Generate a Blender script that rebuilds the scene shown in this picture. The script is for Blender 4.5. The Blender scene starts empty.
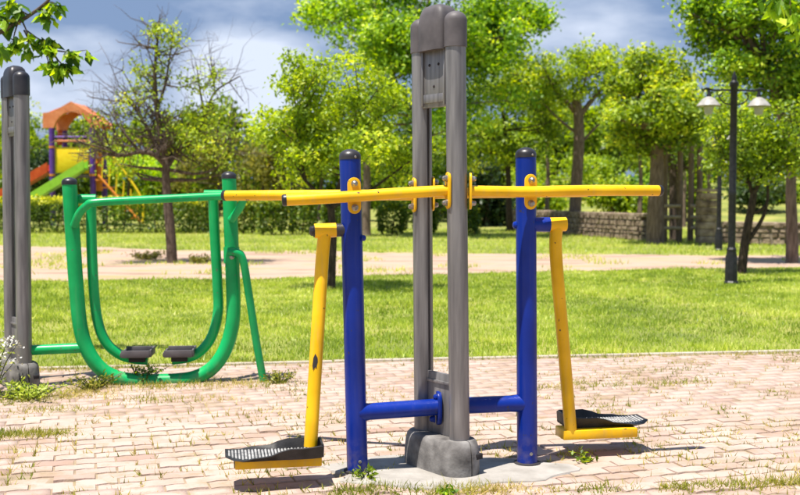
import bpy, bmesh, math, random
import numpy as np
from mathutils import Vector, Matrix

R = math.radians
random.seed(7)
rng = np.random.default_rng(11)
scene = bpy.context.scene
C = scene.collection

# ------------------------------------------------------------------ camera
F, CAM_H, HORIZON = 1040.0, 1.16, 196.0          # focal length in photo pixels (800 wide), metres, photo row
PITCH = math.atan((247.5 - HORIZON) / F)
cam_d = bpy.data.cameras.new('camera')
cam_d.sensor_width = 36.0
cam_d.lens = 36.0 * F / 800.0
cam_d.clip_end = 3000
cam_d.dof.use_dof = True
cam_d.dof.focus_distance = 4.4
cam_d.dof.aperture_fstop = 4.2
cam = bpy.data.objects.new('camera', cam_d)
cam.location = (0, 0, CAM_H)
cam.rotation_euler = (R(90) - PITCH, 0, 0)
C.objects.link(cam)
scene.camera = cam

# ------------------------------------------------------------------ sky and sun
SUN_EL, SUN_AZ = R(73), R(228)                    # azimuth clockwise from +Y (view direction): from the left, a little behind
world = bpy.data.worlds.new('World')
scene.world = world
world.use_nodes = True
wn, wl = world.node_tree.nodes, world.node_tree.links
wn.clear()
w_out = wn.new('ShaderNodeOutputWorld')
w_bg = wn.new('ShaderNodeBackground')
w_bg.inputs['Strength'].default_value = 0.105
w_sky = wn.new('ShaderNodeTexSky')
w_sky.sky_type = 'NISHITA'
w_sky.sun_disc = False
w_sky.sun_elevation = SUN_EL
w_sky.sun_rotation = SUN_AZ
w_tc = wn.new('ShaderNodeTexCoord')
w_map = wn.new('ShaderNodeMapping')
w_map.inputs['Scale'].default_value = (1.0, 1.0, 2.6)
w_map.inputs['Location'].default_value = (0.42, 0.1, 0.27)
w_n1 = wn.new('ShaderNodeTexNoise')
w_n1.inputs['Scale'].default_value = 4.2
w_n1.inputs['Detail'].default_value = 7
w_n1.inputs['Roughness'].default_value = 0.52
w_n2 = wn.new('ShaderNodeTexNoise')
w_n2.inputs['Scale'].default_value = 1.3
w_n2.inputs['Detail'].default_value = 4
w_r1 = wn.new('ShaderNodeValToRGB')               # white tops
w_r1.color_ramp.elements[0].position = 0.56
w_r1.color_ramp.elements[1].position = 0.78
w_r2 = wn.new('ShaderNodeValToRGB')               # slate rain cloud
w_r2.color_ramp.elements[0].position = 0.20
w_r2.color_ramp.elements[1].position = 0.50
w_m1 = wn.new('ShaderNodeMixRGB')
w_m1.inputs['Color2'].default_value = (1.12, 1.64, 2.72, 1)
w_m2 = wn.new('ShaderNodeMixRGB')
w_m2.inputs['Color2'].default_value = (4.4, 4.8, 5.6, 1)
wl.new(w_tc.outputs['Generated'], w_map.inputs['Vector'])
wl.new(w_map.outputs['Vector'], w_n1.inputs['Vector'])
wl.new(w_map.outputs['Vector'], w_n2.inputs['Vector'])
# two cumulus heads: (direction, angular radius, weight), ragged by the same noise
def cloud_head(u, v, rad, wgt, prev):
    a, b = (u - 400.0) / F, -(v - 247.5) / F
    d = Vector((a, math.cos(PITCH) + b * math.sin(PITCH), -math.sin(PITCH) + b * math.cos(PITCH))).normalized()
    ds = wn.new('ShaderNodeVectorMath'); ds.operation = 'DISTANCE'; ds.inputs[1].default_value = d
    wl.new(w_tc.outputs['Generated'], ds.inputs[0])
    mr = wn.new('ShaderNodeMapRange'); mr.interpolation_type = 'SMOOTHSTEP'
    mr.inputs['From Min'].default_value = rad; mr.inputs['From Max'].default_value = 0.0
    mr.inputs['To Min'].default_value = 0.0; mr.inputs['To Max'].default_value = wgt
    wl.new(ds.outputs['Value'], mr.inputs['Value'])
    ad = wn.new('ShaderNodeMath'); ad.operation = 'ADD'
    wl.new(prev, ad.inputs[0]); wl.new(mr.outputs[0], ad.inputs[1])
    return ad.outputs[0]
w_c = cloud_head(250, 90, 0.085, 0.34, w_n1.outputs['Fac'])
w_c = cloud_head(210, 70, 0.07, 0.10, w_c)
w_c = cloud_head(620, 25, 0.18, 0.17, w_c)
w_c = cloud_head(-200, 60, 0.2, 0.2, w_c)
w_c = cloud_head(1000, 40, 0.2, 0.2, w_c)
wl.new(w_c, w_r1.inputs['Fac'])
wl.new(w_n2.outputs['Fac'], w_r2.inputs['Fac'])
w_scale = wn.new('ShaderNodeMath'); w_scale.operation = 'MULTIPLY'; w_scale.inputs[1].default_value = 0.93
w_scale1 = wn.new('ShaderNodeMath'); w_scale1.operation = 'MULTIPLY'; w_scale1.inputs[1].default_value = 0.85
wl.new(w_r2.outputs['Color'], w_scale.inputs[0])
wl.new(w_r1.outputs['Color'], w_scale1.inputs[0])
wl.new(w_sky.outputs['Color'], w_m1.inputs['Color1'])
wl.new(w_scale.outputs[0], w_m1.inputs['Fac'])
wl.new(w_m1.outputs['Color'], w_m2.inputs['Color1'])
wl.new(w_scale1.outputs[0], w_m2.inputs['Fac'])
wl.new(w_m2.outputs['Color'], w_bg.inputs['Color'])
wl.new(w_bg.outputs['Background'], w_out.inputs['Surface'])

sun_d = bpy.data.lights.new('sun', 'SUN')
sun_d.energy = 4.6
sun_d.angle = R(0.5)
sun_d.color = (1.0, 0.945, 0.86)
sun = bpy.data.objects.new('sun', sun_d)
sdir = Vector((math.sin(SUN_AZ) * math.cos(SUN_EL), math.cos(SUN_AZ) * math.cos(SUN_EL), math.sin(SUN_EL)))
sun.rotation_euler = sdir.to_track_quat('Z', 'Y').to_euler()
sun.location = (0, 0, 30)
C.objects.link(sun)

vs = scene.view_settings
vs.view_transform = 'Standard'
vs.look = 'None'
vs.gamma = 1
vs.exposure = 0.95
vs.use_curve_mapping = False
scene.render.engine = 'CYCLES'
scene.cycles.use_denoising = True
scene.cycles.max_bounces = 6
scene.cycles.transparent_max_bounces = 6
scene.cycles.caustics_reflective = False
scene.cycles.caustics_refractive = False

# ------------------------------------------------------------------ photo pixel -> place
cT, sT = math.cos(PITCH), math.sin(PITCH)
def ray(u, v):
    a, b = (u - 400.0) / F, -(v - 247.5) / F
    return Vector((a, cT + b * sT, -sT + b * cT))
def P(u, v, D):
    d = ray(u, v)
    return Vector((0, 0, CAM_H)) + d * (D / d.y)
def G(u, v, z=0.0):
    d = ray(u, v)
    return Vector((0, 0, CAM_H)) + d * ((z - CAM_H) / d.z)
def gdepth(v):
    return G(400, v).y
def project(x, y, z):
    q = np.stack([x, y, z - CAM_H], -1)
    dep = q[..., 1] * cT - q[..., 2] * sT
    up = q[..., 1] * sT + q[..., 2] * cT
    return 400 + F * q[..., 0] / dep, 247.5 - F * up / dep

# ------------------------------------------------------------------ materials
def new_mat(name):
    m = bpy.data.materials.new(name)
    m.use_nodes = True
    n = m.node_tree.nodes
    return m, n, m.node_tree.links, n['Principled BSDF']
def ramp(n, stops):
    r = n.new('ShaderNodeValToRGB')
    e = r.color_ramp.elements
    while len(e) < len(stops):
        e.new(0.5)
    for i, (p, c) in enumerate(stops):
        e[i].position = p
        e[i].color = (*c, 1)
    return r
def surf(name, c1, c2, scale=8, rough=0.7, bump=0.2, detail=6, stretch=(1, 1, 1), spec=0.3, c3=None, s2=60, bscale=None, bdist=0.01):
    """two- or three-tone noise surface with fine relief"""
    m, n, l, b = new_mat(name)
    tc = n.new('ShaderNodeTexCoord'); mp = n.new('ShaderNodeMapping')
    mp.inputs['Scale'].default_value = stretch
    l.new(tc.outputs['Object'], mp.inputs['Vector'])
    t = n.new('ShaderNodeTexNoise'); t.inputs['Scale'].default_value = scale; t.inputs['Detail'].default_value = detail
    l.new(mp.outputs['Vector'], t.inputs['Vector'])
    st = [(0.32, c1), (0.68, c2)] if c3 is None else [(0.30, c1), (0.5, c2), (0.72, c3)]
    r = ramp(n, st)
    l.new(t.outputs['Fac'], r.inputs['Fac'])
    l.new(r.outputs['Color'], b.inputs['Base Color'])
    b.inputs['Roughness'].default_value = rough
    b.inputs['Specular IOR Level'].default_value = spec
    if bump:
        t2 = n.new('ShaderNodeTexNoise'); t2.inputs['Scale'].default_value = bscale or s2; t2.inputs['Detail'].default_value = 5
        l.new(mp.outputs['Vector'], t2.inputs['Vector'])
        bp = n.new('ShaderNodeBump'); bp.inputs['Strength'].default_value = bump; bp.inputs['Distance'].default_value = bdist
        l.new(t2.outputs['Fac'], bp.inputs['Height'])
        l.new(bp.outputs['Normal'], b.inputs['Normal'])
    return m
def paint(name, col, chip=(0.10, 0.05, 0.03), rough=0.34, chips=0.69, dust=0.12):
    """gloss enamel: slight mottling, dust, small chips down to primer"""
    m, n, l, b = new_mat(name)
    tc = n.new('ShaderNodeTexCoord')
    t = n.new('ShaderNodeTexNoise'); t.inputs['Scale'].default_value = 5; t.inputs['Detail'].default_value = 5
    l.new(tc.outputs['Object'], t.inputs['Vector'])
    dk = tuple(c * 0.72 for c in col); lt = tuple(min(1, c * 1.10 + dust * 0.06) for c in col)
    r = ramp(n, [(0.3, dk), (0.7, lt)])
    l.new(t.outputs['Fac'], r.inputs['Fac'])
    t2 = n.new('ShaderNodeTexNoise'); t2.inputs['Scale'].default_value = 38; t2.inputs['Detail'].default_value = 3
    l.new(tc.outputs['Object'], t2.inputs['Vector'])
    r2 = ramp(n, [(chips, (0, 0, 0)), (chips + 0.015, (1, 1, 1))])
    l.new(t2.outputs['Fac'], r2.inputs['Fac'])
    mx = n.new('ShaderNodeMixRGB'); mx.inputs['Color2'].default_value = (*chip, 1)
    l.new(r2.outputs['Color'], mx.inputs['Fac']); l.new(r.outputs['Color'], mx.inputs['Color1'])
    # rain streaks and dust running down the tubes
    mp = n.new('ShaderNodeMapping'); mp.inputs['Scale'].default_value = (45, 45, 3.5)
    l.new(tc.outputs['Object'], mp.inputs['Vector'])
    t5 = n.new('ShaderNodeTexNoise'); t5.inputs['Scale'].default_value = 1.0; t5.inputs['Detail'].default_value = 6
    l.new(mp.outputs['Vector'], t5.inputs['Vector'])
    r5 = ramp(n, [(0.54, (0, 0, 0)), (0.80, (dust, dust, dust))])
    l.new(t5.outputs['Fac'], r5.inputs['Fac'])
    m5 = n.new('ShaderNodeMixRGB'); m5.inputs['Color2'].default_value = (0.34, 0.29, 0.22, 1)
    l.new(r5.outputs['Color'], m5.inputs['Fac']); l.new(mx.outputs['Color'], m5.inputs['Color1'])
    # splashed soil low on the tubes
    sp = n.new('ShaderNodeSeparateXYZ'); l.new(tc.outputs['Object'], sp.inputs[0])
    zr = n.new('ShaderNodeMapRange'); zr.inputs['From Min'].default_value = 0.16; zr.inputs['From Max'].default_value = 0.0; zr.inputs['To Max'].default_value = 0.38
    l.new(sp.outputs['Z'], zr.inputs['Value'])
    t6 = n.new('ShaderNodeTexNoise'); t6.inputs['Scale'].default_value = 26; t6.inputs['Detail'].default_value = 8
    l.new(tc.outputs['Object'], t6.inputs['Vector'])
    r6_ = ramp(n, [(0.45, (0, 0, 0)), (0.65, (1, 1, 1))]); l.new(t6.outputs['Fac'], r6_.inputs['Fac'])
    mu = n.new('ShaderNodeMath'); mu.operation = 'MULTIPLY'; l.new(zr.outputs[0], mu.inputs[0]); l.new(r6_.outputs['Color'], mu.inputs[1])
    m6 = n.new('ShaderNodeMixRGB'); m6.inputs['Color2'].default_value = (0.26, 0.20, 0.14, 1)
    l.new(mu.outputs[0], m6.inputs['Fac']); l.new(m5.outputs['Color'], m6.inputs['Color1'])
    l.new(m6.outputs['Color'], b.inputs['Base Color'])
    t3 = n.new('ShaderNodeTexNoise'); t3.inputs['Scale'].default_value = 14; t3.inputs['Detail'].default_value = 6
    l.new(tc.outputs['Object'], t3.inputs['Vector'])
    b.inputs['Specular IOR Level'].default_value = 0.3
    mr = n.new('ShaderNodeMapRange'); mr.inputs['To Min'].default_value = rough - 0.12; mr.inputs['To Max'].default_value = rough + 0.10
    l.new(t3.outputs['Fac'], mr.inputs['Value']); l.new(mr.outputs[0], b.inputs['Roughness'])
    bp = n.new('ShaderNodeBump'); bp.inputs['Strength'].default_value = 0.06; bp.inputs['Distance'].default_value = 0.004
    l.new(t3.outputs['Fac'], bp.inputs['Height']); l.new(bp.outputs['Normal'], b.inputs['Normal'])
    return m
def leafmat(name, stops, trans=0.42, rough=0.42):
    """leaf: colour varies leaf by leaf (attribute tint), lets light through"""
    m, n, l, b = new_mat(name)
    a = n.new('ShaderNodeAttribute'); a.attribute_name = 'tint'
    oi = n.new('ShaderNodeObjectInfo')
    ad = n.new('ShaderNodeMath'); ad.operation = 'MULTIPLY_ADD'; ad.inputs[1].default_value = 0.0
    l.new(oi.outputs['Random'], ad.inputs[0]); l.new(a.outputs['Fac'], ad.inputs[2])
    r = ramp(n, stops)
    l.new(ad.outputs[0], r.inputs['Fac'])
    l.new(r.outputs['Color'], b.inputs['Base Color'])
    b.inputs['Roughness'].default_value = rough
    b.inputs['Specular IOR Level'].default_value = 0.35
    tr = n.new('ShaderNodeBsdfTranslucent')
    hs = n.new('ShaderNodeHueSaturation'); hs.inputs['Hue'].default_value = 0.485; hs.inputs['Saturation'].default_value = 1.1; hs.inputs['Value'].default_value = 1.7
    l.new(r.outputs['Color'], hs.inputs['Color']); l.new(hs.outputs['Color'], tr.inputs['Color'])
    mx = n.new('ShaderNodeMixShader'); mx.inputs['Fac'].default_value = trans
    l.new(b.outputs['BSDF'], mx.inputs[1]); l.new(tr.outputs['BSDF'], mx.inputs[2])
    l.new(mx.outputs['Shader'], n['Material Output'].inputs['Surface'])
    return m, ad

M = {}
M['blue'] = paint('blue_enamel', (0.001, 0.024, 0.27), chip=(0.04, 0.04, 0.06), chips=0.715, dust=0.06)
M['yellow'] = paint('yellow_enamel', (0.92, 0.51, 0.001), chip=(0.09, 0.05, 0.03), chips=0.70, dust=0.2)
M['green'] = paint('green_enamel', (0.001, 0.37, 0.098), chip=(0.08, 0.14, 0.09), chips=0.70)
M['mast'] = surf('grey_profile', (0.125, 0.119, 0.122), (0.195, 0.186, 0.187), scale=7, rough=0.40, bump=0.12, stretch=(6, 6, 0.45), spec=0.5, c3=(0.28, 0.268, 0.265), s2=220, bdist=0.002, detail=9)
M['mast'].node_tree.nodes['Principled BSDF'].inputs['Metallic'].default_value = 0.35
M['mast_cap'] = surf('cap_plastic', (0.075, 0.067, 0.071), (0.12, 0.108, 0.112), scale=14, rough=0.55, bump=0.12, s2=300, bdist=0.002)
M['black_cap'] = surf('black_cap', (0.012, 0.011, 0.014), (0.035, 0.032, 0.036), scale=12, rough=0.38, bump=0.1, s2=160, bdist=0.002, spec=0.5)
M['slot'] = surf('slot_dark', (0.02, 0.018, 0.02), (0.04, 0.035, 0.038), scale=10, rough=0.8, bump=0)
M['rubber'] = surf('rubber', (0.010, 0.010, 0.011), (0.032, 0.031, 0.033), scale=20, rough=0.55, bump=0.25, s2=180, bdist=0.003, spec=0.4)
M['stud'] = surf('glint_stud', (0.22, 0.22, 0.22), (0.55, 0.54, 0.52), scale=40, rough=0.6, bump=0)  # light grey puts the white reflections off the studs into their colour
M['steel'] = surf('zinc_bolt', (0.22, 0.2, 0.18), (0.45, 0.42, 0.38), scale=60, rough=0.35, bump=0.1)
M['steel'].node_tree.nodes['Principled BSDF'].inputs['Metallic'].default_value = 0.85
M['footing'] = surf('footing_concrete', (0.075, 0.070, 0.068), (0.175, 0.165, 0.158), scale=13, rough=0.88, bump=0.35, c3=(0.30, 0.288, 0.275), s2=90, bdist=0.004, detail=10)
M['slab'] = surf('cement_slab', (0.25, 0.23, 0.205), (0.38, 0.355, 0.325), scale=9, rough=0.9, bump=0.4, s2=50)
M['lamp_black'] = surf('lamp_iron', (0.010, 0.010, 0.012), (0.025, 0.025, 0.028), scale=20, rough=0.42, bump=0.1)
M['shade'] = surf('lamp_shade', (0.26, 0.25, 0.23), (0.40, 0.38, 0.35), scale=15, rough=0.4, bump=0.05)
M['glass'] = surf('lamp_glass', (0.36, 0.36, 0.30), (0.5, 0.5, 0.44), scale=15, rough=0.2, bump=0)
M['bark'] = surf('bark', (0.055, 0.038, 0.028), (0.17, 0.125, 0.095), scale=16, rough=0.9, bump=0.8, stretch=(2.5, 2.5, 0.5), s2=30, bdist=0.03)
M['bark_pale'] = surf('bark_pale', (0.11, 0.075, 0.058), (0.26, 0.19, 0.15), scale=12, rough=0.9, bump=0.8, stretch=(2.5, 2.5, 0.4), s2=26, bdist=0.03)
M['bark_dark'] = surf('bark_dark', (0.030, 0.020, 0.016), (0.095, 0.065, 0.05), scale=18, rough=0.9, bump=0.8, stretch=(2.5, 2.5, 0.5), s2=30, bdist=0.03)
M['log'] = surf('weathered_log', (0.12, 0.085, 0.06), (0.27, 0.2, 0.145), scale=10, rough=0.85, bump=0.6, stretch=(4, 4, 0.3), s2=30, bdist=0.02)
M['rung'] = surf('pale_rung', (0.32, 0.25, 0.17), (0.5, 0.41, 0.29), scale=14, rough=0.8, bump=0.3)
M['stone'] = surf('wall_stone', (0.10, 0.070, 0.05), (0.27, 0.20, 0.145), scale=5.5, rough=0.9, bump=0.7, c3=(0.42, 0.33, 0.25), s2=22, bdist=0.03)
M['mortar'] = surf('wall_mortar', (0.20, 0.16, 0.12), (0.32, 0.265, 0.21), scale=6, rough=0.95, bump=0.5, s2=30)
M['kerb'] = surf('edging_concrete', (0.34, 0.29, 0.23), (0.46, 0.40, 0.33), scale=12, rough=0.9, bump=0.4, s2=50)
M['purple'] = surf('purple_plastic', (0.09, 0.03, 0.25), (0.13, 0.05, 0.33), scale=6, rough=0.4, bump=0)
M['pyellow'] = surf('yellow_plastic', (0.78, 0.52, 0.01), (0.85, 0.62, 0.02), scale=6, rough=0.4, bump=0)
M['pgreen'] = surf('lime_plastic', (0.24, 0.50, 0.03), (0.32, 0.6, 0.05), scale=6, rough=0.35, bump=0)
M['pred'] = surf('red_plastic', (0.50, 0.06, 0.012), (0.6, 0.10, 0.02), scale=6, rough=0.4, bump=0)
M['porange'] = surf('orange_plastic', (0.62, 0.19, 0.02), (0.72, 0.26, 0.05), scale=6, rough=0.4, bump=0)
M['proof'] = surf('faded_orange', (0.60, 0.17, 0.06), (0.74, 0.27, 0.12), scale=5, rough=0.55, bump=0.1)
M['pdeck'] = surf('deck_dark', (0.04, 0.035, 0.03), (0.08, 0.07, 0.06), scale=10, rough=0.8, bump=0)
M['petal'] = surf('petal', (0.72, 0.70, 0.62), (0.82, 0.8, 0.74), scale=10, rough=0.6, bump=0)

YG = [(0.0, (0.035, 0.060, 0.010)), (0.4, (0.135, 0.21, 0.018)), (0.75, (0.28, 0.36, 0.028)), (1.0, (0.44, 0.46, 0.06))]
VIV = [(0.0, (0.018, 0.05, 0.009)), (0.4, (0.075, 0.16, 0.016)), (0.75, (0.21, 0.33, 0.022)), (1.0, (0.40, 0.47, 0.05))]
MID = [(0.0, (0.018, 0.036, 0.007)), (0.45, (0.09, 0.145, 0.014)), (0.8, (0.22, 0.28, 0.02)), (1.0, (0.38, 0.39, 0.05))]
OLV = [(0.0, (0.05, 0.055, 0.014)), (0.5, (0.115, 0.115, 0.022)), (0.85, (0.18, 0.175, 0.028)), (1.0, (0.27, 0.24, 0.04))]
DRK = [(0.0, (0.012, 0.026, 0.010)), (0.6, (0.03, 0.06, 0.014)), (1.0, (0.08, 0.12, 0.02))]
HED = [(0.0, (0.028, 0.055, 0.008)), (0.45, (0.07, 0.12, 0.012)), (0.62, (0.14, 0.19, 0.012)), (0.8, (0.48, 0.46, 0.02)), (1.0, (0.66, 0.58, 0.03))]
GRS = [(0.0, (0.085, 0.13, 0.018)), (0.4, (0.20, 0.27, 0.035)), (0.75, (0.34, 0.39, 0.07)), (1.0, (0.52, 0.50, 0.17))]
WEED = [(0.0, (0.09, 0.13, 0.02)), (0.5, (0.22, 0.24, 0.03)), (0.8, (0.38, 0.34, 0.08)), (1.0, (0.5, 0.42, 0.17))]
LEAF = {}
for k, s in dict(yg=YG, viv=VIV, mid=MID, olv=OLV, drk=DRK, hed=HED, grs=GRS, weed=WEED).items():
    gain = dict(yg=1.5, viv=1.55, mid=1.8, olv=1.7, drk=1.2, hed=1.45, grs=1.62, weed=1.15)[k]
    s = [(p_, tuple(min(0.75, c_ * gain) for c_ in col_)) for p_, col_ in s]
    LEAF[k], _ = leafmat('leaf_' + k, s, trans=0.25 if k in ('drk', 'hed') else 0.42)
LEAF['bough'], _ad = leafmat('leaf_bough', [(p_, tuple(c_ * 1.5 for c_ in col_)) for p_, col_ in VIV], trans=0.5)
_ad.inputs[1].default_value = 1.0                       # single leaf objects: colour from the object

# brick: per-brick shade, stains
def brick_mat():
    m, n, l, b = new_mat('paving_brick')
    a = n.new('ShaderNodeAttribute'); a.attribute_name = 'tint'
    oi = n.new('ShaderNodeObjectInfo')
    ad = n.new('ShaderNodeMath'); ad.operation = 'ADD'
    l.new(a.outputs['Fac'], ad.inputs[0]); l.new(oi.outputs['Random'], ad.inputs[1])
    fr = n.new('ShaderNodeMath'); fr.operation = 'FRACT'; l.new(ad.outputs[0], fr.inputs[0])
    r = ramp(n, [(0.0, (0.405, 0.295, 0.25)), (0.3, (0.435, 0.328, 0.28)), (0.7, (0.455, 0.345, 0.295)), (0.92, (0.41, 0.30, 0.25)), (1.0, (0.345, 0.235, 0.19))])
    l.new(fr.outputs[0], r.inputs['Fac'])
    ge = n.new('ShaderNodeNewGeometry')
    t = n.new('ShaderNodeTexNoise'); t.inputs['Scale'].default_value = 2.2; t.inputs['Detail'].default_value = 8; t.inputs['Roughness'].default_value = 0.65
    l.new(ge.outputs['Position'], t.inputs['Vector'])
    r2 = ramp(n, [(0.3, (0.78, 0.74, 0.62)), (0.5, (1, 1, 1)), (0.72, (1.10, 1.09, 1.06))])
    l.new(t.outputs['Fac'], r2.inputs['Fac'])
    mx = n.new('ShaderNodeMixRGB'); mx.blend_type = 'MULTIPLY'; mx.inputs['Fac'].default_value = 1
    l.new(r.outputs['Color'], mx.inputs['Color1']); l.new(r2.outputs['Color'], mx.inputs['Color2'])
    t4 = n.new('ShaderNodeTexNoise'); t4.inputs['Scale'].default_value = 9; t4.inputs['Detail'].default_value = 9; t4.inputs['Roughness'].default_value = 0.7
    l.new(ge.outputs['Position'], t4.inputs['Vector'])
    r4 = ramp(n, [(0.50, (0, 0, 0)), (0.70, (0.6, 0.6, 0.6))])
    l.new(t4.outputs['Fac'], r4.inputs['Fac'])
    mz = n.new('ShaderNodeMixRGB'); mz.inputs['Color2'].default_value = (0.24, 0.185, 0.085, 1)      # moss and dried algae
    l.new(r4.outputs['Color'], mz.inputs['Fac']); l.new(mx.outputs['Color'], mz.inputs['Color1'])
    l.new(mz.outputs['Color'], b.inputs['Base Color'])
    b.inputs['Roughness'].default_value = 0.9
    b.inputs['Specular IOR Level'].default_value = 0.2
    t3 = n.new('ShaderNodeTexNoise'); t3.inputs['Scale'].default_value = 120; t3.inputs['Detail'].default_value = 4
    l.new(ge.outputs['Position'], t3.inputs['Vector'])
    bp = n.new('ShaderNodeBump'); bp.inputs['Strength'].default_value = 0.5; bp.inputs['Distance'].default_value = 0.004
    l.new(t3.outputs['Fac'], bp.inputs['Height']); l.new(bp.outputs['Normal'], b.inputs['Normal'])
    return m
M['brick'] = brick_mat()
M['sand'] = surf('joint_sand', (0.21, 0.155, 0.10), (0.31, 0.235, 0.165), scale=9, rough=0.95, bump=0.4, c3=(0.25, 0.21, 0.10))
M['ground'] = surf('ground_turf', (0.12, 0.15, 0.035), (0.22, 0.24, 0.05), scale=0.7, rough=0.95, bump=0.5, c3=(0.34, 0.31, 0.09), detail=9, s2=9, bdist=0.05)
M['dirt'] = surf('dry_dirt', (0.25, 0.165, 0.11), (0.43, 0.305, 0.24), scale=0.9, rough=0.95, bump=0.5, stretch=(0.6, 1.8, 1), c3=(0.33, 0.27, 0.12), detail=10, s2=12, bdist=0.03)

# ------------------------------------------------------------------ mesh helpers
class MB:
    def __init__(self):
        self.v, self.f = [], []
    def add(self, verts, faces):
        o = len(self.v)
        self.v += [tuple(p) for p in verts]
        self.f += [tuple(i + o for i in f) for f in faces]
        return self
    def loft(self, rings, cap0=True, cap1=True, closed=True):
        n = len(rings[0]); vs_, fs = [], []
        for r in rings: vs_ += list(r)
        for k in range(len(rings) - 1):
            for i in range(n if closed else n - 1):
                j = (i + 1) % n
                fs.append((k * n + i, k * n + j, (k + 1) * n + j, (k + 1) * n + i))
        if cap0: fs.append(tuple(range(n))[::-1])
        if cap1: fs.append(tuple((len(rings) - 1) * n + i for i in range(n)))
        return self.add(vs_, fs)
    def tube(self, pts, rad, n=16, cap=True):
        pts = [Vector(p) for p in pts]
        if not hasattr(rad, '__len__'): rad = [rad] * len(pts)
        rings = []; t0 = (pts[1] - pts[0]).normalized()
        ref = Vector((0, 0, 1)) if abs(t0.z) < 0.9 else Vector((1, 0, 0))
        x = t0.cross(ref).normalized()
        for i, p in enumerate(pts):
            a = pts[max(i - 1, 0)]; b = pts[min(i + 1, len(pts) - 1)]
            t = (b - a).normalized()
            x = (x - t * x.dot(t)).normalized(); y = t.cross(x)
            rings.append([p + (x * math.cos(2 * math.pi * k / n) + y * math.sin(2 * math.pi * k / n)) * rad[i] for k in range(n)])
        return self.loft(rings, cap, cap)
    def box(self, c, ax, ay, az):
        c = Vector(c); vs_ = []
        for k in (-1, 1):
            for (i, j) in ((-1, -1), (1, -1), (1, 1), (-1, 1)):
                vs_.append(c + ax * i + ay * j + az * k)
        return self.add(vs_, [(3, 2, 1, 0), (4, 5, 6, 7), (0, 1, 5, 4), (1, 2, 6, 5), (2, 3, 7, 6), (3, 0, 4, 7)])
    def lathe(self, base, axis, prof, n=20):
        """prof: (radius, height along axis) from bottom to top"""
        axis = Vector(axis).normalized(); base = Vector(base)
        ref = Vector((0, 0, 1)) if abs(axis.z) < 0.9 else Vector((1, 0, 0))
        x = axis.cross(ref).normalized(); y = axis.cross(x)
        rings = [[base + axis * h + (x * math.cos(2 * math.pi * k / n) + y * math.sin(2 * math.pi * k / n)) * r for k in range(n)] for r, h in prof]
        return self.loft(rings)
    def build(self, name, mat, parent=None, smooth=40, bevel=0, seg=2):
        me = bpy.data.meshes.new(name)
        me.from_pydata(self.v, [], self.f)
        bm = bmesh.new(); bm.from_mesh(me)
        bmesh.ops.recalc_face_normals(bm, faces=bm.faces)
        if bevel:
            ed = [e for e in bm.edges if len(e.link_faces) == 2 and e.calc_face_angle(0) > R(35)]
            bmesh.ops.bevel(bm, geom=ed, offset=bevel, segments=seg, affect='EDGES', profile=0.5)
        bm.to_mesh(me); bm.free()
        return link(name, me, mat, parent, smooth)
def link(name, me, mat, parent=None, smooth=None):
    o = bpy.data.objects.new(name, me)
    C.objects.link(o)
    if mat: me.materials.append(mat)
    if smooth:
        me.shade_smooth()
        me.set_sharp_from_angle(angle=R(smooth))
    if parent:
        o.parent = parent
        if parent.parent is None and parent.type == 'EMPTY':
            o.matrix_parent_inverse = Matrix.Translation(-parent.location)
    return o
def tag(o, label, cat=None, group=None, kind=None):
    if label: o['label'] = label
    if cat: o['category'] = cat
    if group: o['group'] = group
    if kind: o['kind'] = kind
    return o
def thing(name, loc, label, cat, group=None):
    o = bpy.data.objects.new(name, None)
    o.empty_display_size = 0.2
    o.location = loc
    C.objects.link(o)
    return tag(o, label, cat, group)
def np_mesh(name, verts, faces, mat, parent=None, tint=None, smooth=False):
    """verts (N,3), faces (M,k) of one size"""
    me = bpy.data.meshes.new(name)
    k = faces.shape[1]
    me.vertices.add(len(verts)); me.vertices.foreach_set('co', np.ascontiguousarray(verts, dtype=np.float32).ravel())
    me.loops.add(faces.size); me.loops.foreach_set('vertex_index', np.ascontiguousarray(faces, dtype=np.int32).ravel())
    me.polygons.add(len(faces)); me.polygons.foreach_set('loop_start', np.arange(0, faces.size, k, dtype=np.int32))
    if tint is not None:
        at = me.attributes.new('tint', 'FLOAT', 'FACE'); at.data.foreach_set('value', np.ascontiguousarray(tint, dtype=np.float32))
    me.update(calc_edges=True)
    if smooth: me.shade_smooth()
    return link(name, me, mat, parent)
def unit(a):
    return a / (np.linalg.norm(a, axis=-1, keepdims=True) + 1e-9)
def leaf_geo(c, L, W, tint, up=0.6, droop=0.2, nb=None):
    """folded diamond leaves at points c"""
    n = len(c)
    ax = rng.normal(size=(n, 3)); ax[:, 2] -= droop; ax = unit(ax)
    nr = rng.normal(size=(n, 3)); nr[:, 2] += up * 2
    if nb is not None: nr = nr * 0.8 + nb * 1.5
    nr = unit(nr)
    sd = unit(np.cross(ax, nr)); nr = np.cross(sd, ax)
    L = (L * rng.uniform(0.6, 1.35, n))[:, None]; W = (W * rng.uniform(0.7, 1.25, n))[:, None]
    v = np.stack([c - ax * L * .5, c + sd * W * .5 + nr * W * .18, c + ax * L * .5, c - sd * W * .5 + nr * W * .18], 1).reshape(-1, 3)
    b = np.arange(n)[:, None] * 4
    f = np.stack([np.concatenate([b, b + 1, b + 2], 1), np.concatenate([b, b + 2, b + 3], 1)], 1).reshape(-1, 3)
    return v, f, np.repeat(np.clip(tint, 0, 1), 2)
def smooth_path(pts, k=5):
    """Catmull-Rom through the points"""
    pts = [Vector(p) for p in pts]; out = []
    q = [pts[0] * 2 - pts[1]] + pts + [pts[-1] * 2 - pts[-2]]
    for i in range(1, len(q) - 2):
        for j in range(k):
            t = j / k
            a, b, c, d = q[i - 1], q[i], q[i + 1], q[i + 2]
            out.append(0.5 * ((2 * b) + (c - a) * t + (2 * a - 5 * b + 4 * c - d) * t * t + (3 * b - a - 3 * c + d) * t ** 3))
    out.append(pts[-1])
    return out
Z = Vector((0, 0, 1))

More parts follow.
